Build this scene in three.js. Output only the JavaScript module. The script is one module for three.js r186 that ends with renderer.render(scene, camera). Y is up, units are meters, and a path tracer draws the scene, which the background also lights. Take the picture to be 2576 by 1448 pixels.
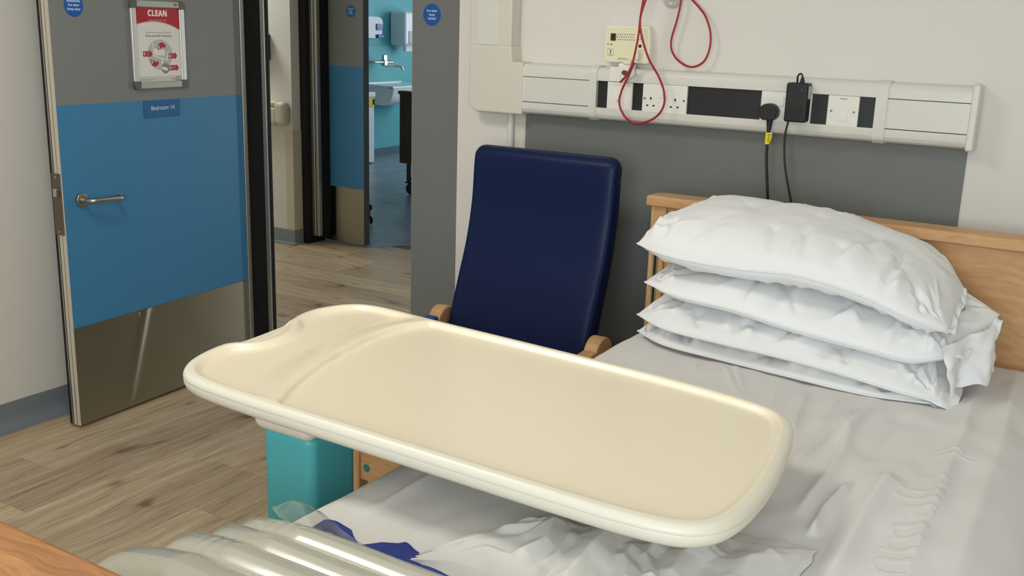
import * as THREE from 'three';
import { RoundedBoxGeometry } from 'three/addons/geometries/RoundedBoxGeometry.js';
import { mergeGeometries, mergeVertices, toCreasedNormals } from 'three/addons/utils/BufferGeometryUtils.js';
import { RectAreaLightUniformsLib } from 'three/addons/lights/RectAreaLightUniformsLib.js';
import { createNoise2D, createNoise3D } from 'simplex-noise';

// ------------------------------------------------------------------ camera, sky, exposure, area lights
const D = Math.PI / 180;
const scene = new THREE.Scene();
const camera = new THREE.PerspectiveCamera(2 * Math.atan(724 / 2574) / D, 2576 / 1448, 0.05, 60);
camera.rotation.order = 'YXZ';
camera.position.set(1.447, 1.525, 2.985);
camera.rotation.set(-14.41 * D, 31.25 * D, 1.81 * D);
const renderer = new THREE.WebGLRenderer({ antialias: true });
renderer.toneMapping = THREE.LinearToneMapping;
renderer.toneMappingExposure = 0.585;
renderer.shadowMap.enabled = true;
RectAreaLightUniformsLib.init();
scene.background = new THREE.Color().setRGB(0.66, 0.83, 1.0);      // overcast daylight outside the windows
scene.backgroundIntensity = 4;
function areaLight(color, intensity, w, h, pos, look) {
  const l = new THREE.RectAreaLight(color, intensity, w, h);
  l.position.set(...pos); l.lookAt(...look); l.castShadow = true; scene.add(l); return l;
}
const DAY = new THREE.Color().setRGB(0.90, 0.96, 1.0), WARM = new THREE.Color().setRGB(1.0, 0.955, 0.86), NEUTRAL = new THREE.Color().setRGB(0.97, 1.0, 0.95);
areaLight(DAY, 10.5, 2.0, 1.2, [1.5, 1.6, 4.36], [1.5, 1.45, 0]);           // daylight in the bedroom window behind the camera
areaLight(DAY, 6.5, 2.4, 1.5, [-3.6, 1.6, -8.25], [-3.8, 1.3, 0]);           // daylight in the window of the room across the corridor
areaLight(WARM, 26, 0.58, 0.58, [-0.55, 2.555, 1.65], [-0.55, 0, 1.65]);        // bedroom ceiling panel
areaLight(DAY, 40, 0.09, 1.7, [-0.45, 1.25, -2.165], [-0.45, 1.25, 0]);           // daylight in the slim glazed side light on the corridor
areaLight(NEUTRAL, 140, 0.12, 0.12, [-0.15, 2.47, -1.3], [-0.15, 0, -1.3]);    // corridor downlight
areaLight(NEUTRAL, 34, 0.58, 0.58, [-4.4, 2.455, -1.75], [-4.4, 0, -1.75]);    // corridor ceiling panel further along

// ------------------------------------------------------------------ helpers
function rng(seed) { let a = seed >>> 0; return () => { a = (a + 0x6D2B79F5) | 0; let t = Math.imul(a ^ (a >>> 15), 1 | a); t = (t + Math.imul(t ^ (t >>> 7), 61 | t)) ^ t; return ((t ^ (t >>> 14)) >>> 0) / 4294967296; }; }
const n2 = createNoise2D(rng(11)), n3 = createNoise3D(rng(12));
const used = {};
function numbered(n) { used[n] = (used[n] ?? -1) + 1; return used[n] ? n + '_' + String(used[n]).padStart(3, '0') : n; }
const V = (x, y, z) => new THREE.Vector3(x, y, z);
const sst = (a, b, x) => { const t = Math.min(1, Math.max(0, (x - a) / (b - a))); return t * t * (3 - 2 * t); };
const lerp = (a, b, t) => a + (b - a) * t;
function M(color, roughness = 0.6, extra = {}) {
  const { phys, ...o } = extra;
  const m = new (phys || o.transmission !== undefined || o.clearcoat !== undefined || o.anisotropy !== undefined || o.sheen !== undefined ? THREE.MeshPhysicalMaterial : THREE.MeshStandardMaterial)({ color, roughness, ...o });
  return m;
}
function mesh(name, geo, m, parent) {
  const o = new THREE.Mesh(geo, m); o.castShadow = o.receiveShadow = true; o.name = parent === scene ? numbered(name) : name; parent.add(o); return o;
}
function thing(name, label, category, pos = [0, 0, 0], turn = 0, group) {
  const g = new THREE.Group(); g.name = numbered(name); g.position.set(...pos); g.rotation.y = turn; scene.add(g);
  g.userData = { label, category }; if (group) g.userData.group = group; return g;
}
function tag(o, label, category, group) { o.userData = { label, category }; if (group) o.userData.group = group; return o; }
function struct(name, geo, m, label) { const o = mesh(name, geo, m, scene); o.userData = { kind: 'structure', label, category: name.split('_')[0] }; return o; }
function structGroup(name, label, pos = [0, 0, 0], turn = 0) { const g = new THREE.Group(); g.name = numbered(name); g.position.set(...pos); g.rotation.y = turn; scene.add(g); g.userData = { kind: 'structure', label, category: name.split('_')[0] }; return g; }
// boxes given by their extents
function bx(x0, x1, y0, y1, z0, z1) { const g = new THREE.BoxGeometry(x1 - x0, y1 - y0, z1 - z0); g.translate((x0 + x1) / 2, (y0 + y1) / 2, (z0 + z1) / 2); return g; }
function rb(x0, x1, y0, y1, z0, z1, r = 0.004, s = 3) { const g = new RoundedBoxGeometry(x1 - x0, y1 - y0, z1 - z0, s, Math.min(r, (x1 - x0) / 2.01, (y1 - y0) / 2.01, (z1 - z0) / 2.01)); g.translate((x0 + x1) / 2, (y0 + y1) / 2, (z0 + z1) / 2); return g; }
function merge(list) { return mergeGeometries(list.map((g) => { const h = g.index ? g.toNonIndexed() : g; for (const k of Object.keys(h.attributes)) if (!['position', 'normal', 'uv'].includes(k)) h.deleteAttribute(k); return h; })); }
// a shape drawn in (x, -z) raised from y0 to y1; a shape drawn in (z, y) drawn out from x0 to x1
function extrudeUp(s, y0, y1, o = {}) { const g = new THREE.ExtrudeGeometry(s, { depth: y1 - y0, bevelEnabled: false, curveSegments: 10, ...o }); g.rotateX(-Math.PI / 2); g.translate(0, y0, 0); return g; }
function extrudeX(s, x0, x1, o = {}) { const g = new THREE.ExtrudeGeometry(s, { depth: x1 - x0, bevelEnabled: false, curveSegments: 8, ...o }); g.rotateY(-Math.PI / 2); g.translate(x1, 0, 0); return toCreasedNormals(g, 0.6); }
function cyl(r0, r1, h, seg = 24) { return new THREE.CylinderGeometry(r0, r1, h, seg); }
function tube(points, r, seg = 80, rad = 8, tension = 0.5) { return new THREE.TubeGeometry(new THREE.CatmullRomCurve3(points.map((p) => V(...p)), false, 'catmullrom', tension), seg, r, rad, false); }
// uv in metres from the dominant normal, u along the grain axis
function uvm(geo, along = 'x', off = [0, 0], s = 1) {
  const g = geo.index ? geo.toNonIndexed() : geo, p = g.attributes.position, n = g.attributes.normal, uv = new Float32Array(p.count * 2);
  for (let i = 0; i < p.count; i++) {
    const P = { x: p.getX(i), y: p.getY(i), z: p.getZ(i) }, ax = Math.abs(n.getX(i)), ay = Math.abs(n.getY(i)), az = Math.abs(n.getZ(i));
    const nn = ax > ay && ax > az ? 'x' : ay > az ? 'y' : 'z', rest = ['x', 'y', 'z'].filter((k) => k !== nn);
    let u, v; if (rest.includes(along)) { u = P[along]; v = P[rest.find((k) => k !== along)]; } else { u = P[rest[0]]; v = P[rest[1]]; }
    uv[2 * i] = (u + off[0]) * s; uv[2 * i + 1] = (v + off[1]) * s;
  }
  g.setAttribute('uv', new THREE.BufferAttribute(uv, 2)); return g;
}
// a grid surface from a function (i, j) -> [x, y, z]; uv 0..1
function gridGeo(nu, nv, fn, flip = false) {
  const pos = [], uv = [], idx = [];
  for (let j = 0; j <= nv; j++) for (let i = 0; i <= nu; i++) { pos.push(...fn(i / nu, j / nv)); uv.push(i / nu, j / nv); }
  for (let j = 0; j < nv; j++) for (let i = 0; i < nu; i++) { const a = j * (nu + 1) + i, b = a + 1, c = a + nu + 1, d = c + 1; flip ? idx.push(a, c, b, b, c, d) : idx.push(a, b, c, b, d, c); }
  const g = new THREE.BufferGeometry(); g.setAttribute('position', new THREE.Float32BufferAttribute(pos, 3)); g.setAttribute('uv', new THREE.Float32BufferAttribute(uv, 2)); g.setIndex(idx); g.computeVertexNormals(); return g;
}
// ------------------------------------------------------------------ textures
function dataTex(w, h, fn, srgb = true) {
  const d = new Uint8Array(w * h * 4);
  for (let y = 0; y < h; y++) for (let x = 0; x < w; x++) { const c = fn(x / w, y / h), k = 4 * (y * w + x); d[k] = c[0]; d[k + 1] = c[1]; d[k + 2] = c[2]; d[k + 3] = 255; }
  const t = new THREE.DataTexture(d, w, h); t.wrapS = t.wrapT = THREE.RepeatWrapping; t.magFilter = THREE.LinearFilter; t.minFilter = THREE.LinearMipmapLinearFilter; t.generateMipmaps = true;
  if (srgb) t.colorSpace = THREE.SRGBColorSpace; t.needsUpdate = true; return t;
}
function canvasTex(w, h, draw) {
  const c = document.createElement('canvas'); c.width = w; c.height = h; const x = c.getContext('2d'); draw(x, w, h);
  const t = new THREE.CanvasTexture(c); t.colorSpace = THREE.SRGBColorSpace; t.anisotropy = 8; return t;
}
const mix3 = (a, b, t) => [lerp(a[0], b[0], t), lerp(a[1], b[1], t), lerp(a[2], b[2], t)];
const clamp8 = (c) => c.map((v) => Math.max(0, Math.min(255, v)));
// wood: grain along u, w x h metres per repeat
function woodTex(seed, light, dark, fine = 60, streak = 9, px = 512) {
  return dataTex(px, px, (u, v) => {
    const wob = 0.05 * n3(u * 2, v * 3, seed) + 0.012 * n3(u * 8, v * 9, seed + 3);
    const a = 0.5 + 0.5 * n3(u * 1.4, (v + wob) * streak, seed + 5), b = n3(u * 6, (v + wob) * fine, seed + 9), c = n3(u * 30, v * fine * 3, seed + 13);
    return clamp8(mix3(light, dark, Math.min(1, Math.max(0, 0.45 * a + 0.22 * b + 0.14 * c + 0.15))));
  });
}
// vinyl plank, one texture is one plank of 1.2 x 0.2 m
function plankTex(seed, light, dark, knots) {
  const r = rng(seed * 77 + 5), ks = []; for (let i = 0; i < knots; i++) ks.push([r(), 0.15 + 0.7 * r(), 0.012 + 0.025 * r(), 0.05 + 0.06 * r(), 0.5 + 0.5 * r()]);
  return dataTex(768, 192, (u, v) => {
    let dv = 0, k = 0; for (const [ku, kv, ru, rv, s] of ks) { const q = ((u - ku) / ru) ** 2 + ((v - kv) / rv) ** 2; k += s * Math.exp(-q); k += 0.35 * s * Math.exp(-(((u - ku - ru * 1.8) / (ru * 3.2)) ** 2) - ((v - kv) / (rv * 0.4)) ** 2); dv += (v - kv) * 0.6 * Math.exp(-q * 0.22); }
    const w = v + dv + 0.05 * n3(u * 3, v * 2, seed + 1);
    const a = 0.5 + 0.5 * n3(u * 1.8, w * 4.5, seed), b = n3(u * 5, w * 22, seed + 2), c = n3(u * 26, w * 75, seed + 4), e = Math.max(0, n3(u * 2.6, w * 9, seed + 6) - 0.35);
    const t = Math.min(1, Math.max(0, 0.12 + 0.34 * a + 0.16 * b + 0.09 * c + 0.55 * e + 0.75 * k));
    return clamp8(mix3(light, dark, t));
  });
}
const noiseBump = dataTex(256, 256, (u, v) => { const a = 128 + 60 * n3(u * 40, v * 40, 3) + 50 * n3(u * 90, v * 90, 8); return [a, a, a]; }, false);
const weaveBump = dataTex(256, 256, (u, v) => { const a = 128 + 50 * Math.sin(u * 256 * Math.PI / 2) * Math.sin(v * 256 * Math.PI / 2) + 40 * n3(u * 60, v * 60, 5); return [a, a, a]; }, false);
function rep(t, x, y) { const c = t.clone(); c.repeat.set(x, y); c.needsUpdate = true; return c; }

// ------------------------------------------------------------------ materials
const mWall = M('#e3dfd6', 0.75, { bumpMap: rep(noiseBump, 3, 3), bumpScale: 0.0004 });
const mCeil = M('#ecebe6', 0.9);
const mCorridorWall = M('#e2e0d8', 0.8);
const mTeal = M('#5fb7bf', 0.55);
const mSkirt = M('#7c838a', 0.6), mCove = M('#8d9499', 0.55);
const mDoorGrey = M('#80817f', 0.5, { bumpMap: rep(noiseBump, 6, 6), bumpScale: 0.0003 });
const mDoorBlue = M('#3b80ac', 0.5, { bumpMap: rep(noiseBump, 6, 6), bumpScale: 0.0003 });
const mSteel = M('#a09e8f', 0.26, { metalness: 1, anisotropy: 1, anisotropyRotation: Math.PI / 2 });
const mChrome = M('#c9c6bd', 0.22, { metalness: 1 });
const mSatin = M('#b5afa1', 0.33, { metalness: 1 });
const mAlu = M('#b9b8b2', 0.38, { metalness: 0.9 });
const mBlack = M('#070708', 0.7), mRubber = M('#060607', 0.9);
const mLipping = M('#cfc6b4', 0.5);
const mPvc = M('#dfddd3', 0.34), mPvcWarm = M('#dcd8c9', 0.38);
const mStrip = M('#1d2123', 0.45);
const mPlate = M('#f0eee4', 0.22), mRocker = M('#f2f0e8', 0.2);
const mPanel = M('#757772', 0.55, { bumpMap: rep(noiseBump, 6, 6), bumpScale: 0.0003 });
const mCallBody = M('#f0ecda', 0.4), mRed = M('#a9141f', 0.35);
const beechMap = woodTex(21, [222, 178, 128], [184, 132, 84], 70, 8), beechMapV = beechMap;
const mBeech = M('#ffffff', 0.45, { map: beechMap }), mBeechLight = M('#ffffff', 0.45, { map: woodTex(23, [219, 176, 126], [184, 134, 86], 80, 7) });
const oakMap = woodTex(31, [214, 152, 90], [150, 92, 44], 120, 16, 1024);
const mOak = M('#ffffff', 0.42, { map: oakMap, bumpMap: oakMap, bumpScale: 0.0008 });
const mNavy = M('#0d1c45', 0.4, { phys: true, specularIntensity: 0.4, bumpMap: rep(noiseBump, 5, 5), bumpScale: 0.0003 });
const mSheet = M('#e6e3e0', 0.85, { bumpMap: rep(weaveBump, 8, 8), bumpScale: 0.0002 });
const mPillow = M('#f2f2f1', 0.85, { bumpMap: rep(weaveBump, 6, 6), bumpScale: 0.0002 });
const mTray = M('#fdf0d3', 0.34, { clearcoat: 0.5, clearcoatRoughness: 0.22 }), mTrayUnder = M('#eee8d5', 0.36);
const mColumn = M('#55bcc2', 0.42);
const mAir = M('#dad6c4', 0.2, { transmission: 0.2, thickness: 0, clearcoat: 0.6, clearcoatRoughness: 0.12 }), mFilm = M('#eef0ea', 0.12, { transmission: 0.86, thickness: 0, side: THREE.DoubleSide });
const mBlueVinyl = M('#16308c', 0.35, { side: THREE.DoubleSide });
const mPorcelain = M('#e8ecef', 0.15), mWhitePlastic = M('#e9ecef', 0.35);
const mCream = M('#cfcbb6', 0.4);

// ------------------------------------------------------------------ the setting: bedroom shell
const XL = -2.015, XR = 2.75, ZB = 4.4, H = 2.6;
struct('wall_left', bx(XL - 0.15, XL, 0, H, -0.26, ZB + 0.15), mWall, 'off-white bedroom wall behind the open blue door');
struct('wall_right', bx(XR, XR + 0.15, 0, H, -0.42, ZB + 0.15), mWall, 'off-white bedroom wall on the right of the bed');
struct('wall_back', merge([bx(-0.608, XR, 0, H, -0.2, 0), bx(-0.5, XR, 0, H, -0.42, -0.2), bx(XL - 0.15, -0.5, 2.1, H, -0.42, -0.0001), bx(-7.2, -1.965, 0, H, -0.42, -0.285)]), mWall, 'off-white headboard wall with the doorway');
// window wall behind the camera: four pieces round the opening
struct('wall_front', merge([bx(XL, 0.4, 0, H, ZB, ZB + 0.15), bx(2.6, XR, 0, H, ZB, ZB + 0.15), bx(0.4, 2.6, 0, 0.95, ZB, ZB + 0.15), bx(0.4, 2.6, 2.25, H, ZB, ZB + 0.15)]), mWall, 'window wall of the bedroom');
struct('ceiling', bx(XL - 0.15, XR + 0.15, H, H + 0.12, -0.42, ZB + 0.15), mCeil, 'white bedroom ceiling');
{
  const w = structGroup('window_1', 'white framed bedroom window'), fr = M('#eceae4', 0.4);
  for (const [a, b] of [[0.4, 0.46], [1.47, 1.53], [2.54, 2.6]]) mesh('window_frame', rb(a, b, 0.95, 2.25, ZB + 0.04, ZB + 0.1), fr, w);
  for (const [a, b] of [[0.95, 1.01], [2.19, 2.25]]) mesh('window_frame', rb(0.4, 2.6, a, b, ZB + 0.042, ZB + 0.098), fr, w);
  mesh('window_sill', rb(0.35, 2.65, 0.92, 0.95, ZB - 0.12, ZB + 0.1), fr, w);
  const gl = M('#ffffff', 0.02, { transmission: 1, thickness: 0 });
  for (const [a, b] of [[0.46, 1.47], [1.53, 2.54]]) mesh('pane', bx(a, b, 1.01, 2.19, ZB + 0.067, ZB + 0.073), gl, w);
}
// floors: base slabs, planks laid on them
const plankMats = [1, 2, 3, 4, 5, 6].map((k) => M('#ffffff', 0.42, { map: plankTex(k, [[216, 195, 162], [206, 186, 155], [220, 197, 162], [200, 179, 151], [211, 193, 162], [195, 174, 146]][k - 1], [[137, 114, 88], [130, 107, 84], [144, 118, 90], [121, 102, 81], [135, 114, 90], [116, 95, 74]][k - 1], [2, 3, 1, 3, 2, 4][k - 1]) }));
const plankGeo = new THREE.BoxGeometry(1, 0.003, 0.1985);
const fl = struct('floor', bx(XL, XR, -0.05, -0.003, -0.4, ZB), M('#6b5d4b', 0.8), 'greige wood plank vinyl floor of the bedroom');
{
  const r = rng(5), joints = { '-1.75': 1.03, '-1.35': 0.685, '-0.95': 0.945 };
  for (let k = 0, x = -2.15; x < XR; x = Math.round((x + 0.2) * 100) / 100, k++) {
    let z = (joints[String(x)] ?? (0.25 + 1.2 * r())) - 2.4;
    for (; z < ZB; z += 1.2) {
      const a = Math.max(z, -0.2), b = Math.min(z + 1.2, ZB); if (b - a < 0.05) continue;
      const x0 = Math.max(x, XL), x1 = Math.min(x + 0.2, XR); if (x1 - x0 < 0.02) continue;
      const o = mesh('plank', plankGeo, plankMats[Math.floor(r() * 6)], fl); o.scale.set(b - a - 0.0008, 1, (x1 - x0) / 0.2); o.rotation.y = Math.PI / 2 + (r() < 0.5 ? Math.PI : 0); o.position.set((x0 + x1) / 2, -0.0015, (a + b) / 2);
    }
  }
}
// ------------------------------------------------------------------ corridor
const cfl = struct('floor_corridor', bx(-7.2, XR, -0.05, -0.003, -2.9, -0.4), M('#6b5d4b', 0.8), 'greige wood plank vinyl floor of the corridor');
cfl.userData.category = 'floor';
{
  const r = rng(9), joints = { '-1.74': -2.287, '-2.34': -2.99, '-2.14': -2.68 };
  for (let z = -2.54; z < -0.2; z = Math.round((z + 0.2) * 100) / 100) {
    let x = (joints[String(z)] ?? (-2 - 1.2 * r())) - 4.8;
    for (; x < 2.7; x += 1.2) {
      const a = Math.max(x, -7.0), b = Math.min(x + 1.2, 2.7); if (b - a < 0.05) continue;
      const z1 = Math.min(z + 0.2, -0.2); if (z1 - z < 0.02) continue;
      const o = mesh('plank', plankGeo, plankMats[Math.floor(r() * 6)], cfl); o.scale.set(b - a - 0.0008, 1, (z1 - z) / 0.2); o.rotation.y = r() < 0.5 ? Math.PI : 0; o.position.set((a + b) / 2, -0.0015, (z + z1) / 2);
    }
  }
}
struct('ceiling_corridor', bx(-7.2, XR + 0.15, 2.5, 2.6, -2.42, -0.42), mCeil, 'white corridor ceiling').userData.category = 'ceiling';
struct('wall_corridor', merge([bx(-7.2, -3.465, 0, 2.6, -2.42, -2.18), bx(-3.465, -2.02, 2.1, 2.6, -2.42, -2.18), bx(-2.02, -0.51, 0, 2.6, -2.42, -2.18), bx(-0.39, XR + 0.15, 0, 2.6, -2.42, -2.18), bx(-0.51, -0.39, 0, 0.36, -2.42, -2.18), bx(-0.51, -0.39, 2.14, 2.6, -2.42, -2.18)]), mCorridorWall, 'white far wall of the corridor with a doorway').userData.category = 'wall';
struct('wall_corridor_end', merge([bx(-7.35, -7.2, 0, 2.6, -2.42, -0.26), bx(XR + 0.15, XR + 0.3, 0, 2.6, -2.42, -0.3)]), mCorridorWall, 'white wall at the ends of the corridor').userData.category = 'wall';
{
  const w = structGroup('window_3', 'slim glazed side light in the corridor wall'), fr = M('#d8d8d2', 0.4);
  for (const x of [-0.51, -0.403]) mesh('window_frame', bx(x, x + 0.013, 0.36, 2.14, -2.34, -2.24), fr, w);
  mesh('pane', bx(-0.497, -0.403, 0.37, 2.13, -2.30, -2.294), M('#ffffff', 0.02, { transmission: 1, thickness: 0 }), w);
}
// coved skirting boards
function coved(x0, x1, h) { const s = new THREE.Shape(); s.moveTo(0, 0); s.lineTo(0.05, 0); s.quadraticCurveTo(0.012, 0.004, 0.008, 0.05); s.lineTo(0.006, h); s.lineTo(0, h); s.closePath(); const g = new THREE.ExtrudeGeometry(s, { depth: x1 - x0, bevelEnabled: false, curveSegments: 6 }); return g; }
struct('baseboard_left', coved(0, ZB + 0.2, 0.1).translate(XL, 0, -0.2), mSkirt, 'grey coved skirting along the left bedroom wall');
struct('baseboard_right', coved(0, ZB, 0.1).rotateY(Math.PI).translate(XR, 0, ZB), mSkirt, 'grey coved skirting along the right bedroom wall');
struct('baseboard_back', coved(0, XR + 0.608, 0.1).rotateY(-Math.PI / 2).translate(XR, 0, 0), mSkirt, 'grey coved skirting along the headboard wall');
{
  const g = merge([bx(-7.2, -3.465, 0.0, 0.1, -2.18, -2.172), bx(-7.2, -3.43, 0, 0.012, -2.18, -2.13), bx(-3.465, -3.457, 0, 0.1, -2.40, -2.172)]);
  struct('baseboard_corridor', g, mCove, 'pale grey coved skirting along the corridor wall');
}

// ------------------------------------------------------------------ doorway of the bedroom
const jamb = structGroup('trim_1', 'black door frame of the bedroom with aluminium finger guard strips');
mesh('frame_post', bx(-1.98, -1.80, 0, 2.1, -0.285, -0.262), mBlack, jamb);
mesh('frame_post', bx(-0.56, -0.5, 0, 2.1, -0.40, -0.2), mBlack, jamb);
mesh('frame_head', bx(-1.93, -0.5, 2.05, 2.1, -0.40, -0.2), mBlack, jamb);
{ // black flexible guard between leaf and frame, with an aluminium strip on the frame
  const s = new THREE.Shape(); s.moveTo(-1.862, 0.196); s.lineTo(-1.848, 0.196); s.quadraticCurveTo(-1.845, 0.245, -1.80, 0.252); s.lineTo(-1.80, 0.264); s.quadraticCurveTo(-1.86, 0.26, -1.862, 0.196);
  mesh('finger_guard', extrudeUp(s, 0.008, 2.05), mRubber, jamb);
}
mesh('guard_strip', rb(-1.802, -1.776, 0.008, 2.05, -0.266, -0.248, 0.004), mAlu, jamb);
mesh('guard_seal', bx(-1.778, -1.770, 0.008, 2.05, -0.268, -0.256), mBlack, jamb);

// open main leaf: local +z faces the viewer, x = minus the distance from the hinge
const leaf = structGroup('door_1', 'open bedroom door, grey above blue above a brushed steel kick plate', [-1.8507, 0, -0.2], 93.45 * D);
const LW = 0.945;
mesh('door_core', bx(-LW, 0.004, 0.012, 2.05, -0.052, -0.0015), mDoorGrey, leaf);
mesh('upper_panel', bx(-LW, -0.022, 1.203, 2.05, -0.0015, 0), mDoorGrey, leaf);
mesh('blue_panel', bx(-LW, -0.022, 0.392, 1.203, -0.0015, 0.0002), mDoorBlue, leaf);
{ // pressed steel sheet with a long slanting crease and a small dent at its top edge
  const g = gridGeo(420, 60, (u, v) => {
    const x = lerp(-LW, -0.022, u), y = lerp(0.014, 0.391, v), cx = -lerp(0.722, 0.606, v), d = x - cx;
    return [x, y, 0.0012 + 0.0048 * Math.exp(-((d / 0.022) ** 2)) * sst(0.0, 0.12, v) * (0.55 + 0.45 * v) - 0.003 * Math.exp(-(((x + 0.632) / 0.007) ** 2) - ((y - 0.378) / 0.008) ** 2)];
  });
  mesh('kick_plate', g, mSteel, leaf);
}
mesh('hinge_strip', rb(-0.021, 0.004, 0.012, 2.05, -0.01, 0.006, 0.004), mAlu, leaf);
for (const [z0, z1, m] of [[-0.054, -0.042, mBlack], [-0.042, -0.036, mAlu], [-0.036, -0.032, mBlack], [-0.032, -0.018, mLipping], [-0.018, -0.014, mSatin], [-0.014, 0.0, mLipping]]) mesh('edge_lipping', bx(-LW - 0.004, -LW, 0.012, 2.05, z0, z1), m, leaf);
{
  const lk = mesh('lock_faceplate', rb(-LW - 0.0065, -LW - 0.003, 0.742, 0.965, -0.048, -0.002, 0.001), M('#7d746a', 0.4, { metalness: 1 }), leaf);
  mesh('latch', rb(-LW - 0.02, -LW - 0.005, 0.882, 0.912, -0.03, -0.012, 0.004), mChrome, lk);
  for (const y of [0.755, 0.952]) { const s = cyl(0.004, 0.004, 0.002, 12); s.rotateZ(Math.PI / 2); s.translate(-LW - 0.007, y, -0.025); mesh('screw', s, mChrome, lk); }
}
{ // lever handle on a round rose
  const hd = new THREE.Group(); hd.name = 'door_handle'; leaf.add(hd);
  const pts = [[0, 0], [0.026, 0], [0.026, 0.006], [0.023, 0.009], [0, 0.009]].map(([a, b]) => new THREE.Vector2(a, b));
  const g = new THREE.LatheGeometry(pts, 36); g.rotateX(Math.PI / 2); g.translate(-0.868, 0.862, 0); mesh('rose', g, mSatin, hd);
  mesh('lever', tube([[-0.868, 0.862, 0.005], [-0.868, 0.862, 0.03], [-0.862, 0.862, 0.047], [-0.845, 0.862, 0.057], [-0.80, 0.861, 0.06], [-0.75, 0.859, 0.06], [-0.735, 0.858, 0.055], [-0.727, 0.857, 0.04], [-0.726, 0.857, 0.02]], 0.0095, 90, 14), mSatin, hd);
  const e = new THREE.SphereGeometry(0.0095, 12, 8); e.translate(-0.726, 0.857, 0.02); mesh('lever_end', e, mSatin, hd);
}
function stickerTex(lines) { return canvasTex(256, 256, (c) => { c.fillStyle = '#0b5bad'; c.fillRect(0, 0, 256, 256); c.fillStyle = '#eaf2fb'; c.font = 'bold 36px sans-serif'; c.textAlign = 'center'; c.textBaseline = 'middle'; lines.forEach((t, i) => c.fillText(t, 128, 128 + (i - (lines.length - 1) / 2) * 44)); }); }
function stickerGeo(r) { return new THREE.CircleGeometry(r, 48); }
{ const s = mesh('door_sticker', stickerGeo(0.040).translate(-0.842, 1.545, 0.0008), M('#ffffff', 0.35, { map: stickerTex(['Automatic', 'fire door', 'keep clear']) }), leaf); s.userData.label = 'round blue sticker reading Automatic fire door keep clear'; }
{
  const np = mesh('name_plate', rb(-0.557, -0.376, 1.136, 1.2, 0, 0.003, 0.001), M('#1f6299', 0.55), leaf); np.userData.label = 'blue name plate reading Bedroom 14';
  const t = canvasTex(512, 182, (c, w, h) => { c.fillStyle = '#1f6299'; c.fillRect(0, 0, w, h); c.fillStyle = '#f2f6f8'; c.font = '500 62px sans-serif'; c.textAlign = 'center'; c.textBaseline = 'middle'; c.fillText('Bedroom 14', w / 2 + 8, h / 2 - 10); });
  mesh('lettering', new THREE.PlaneGeometry(0.179, 0.062).translate(-0.4665, 1.168, 0.0032), M('#ffffff', 0.55, { map: t }), np);
}
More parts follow.
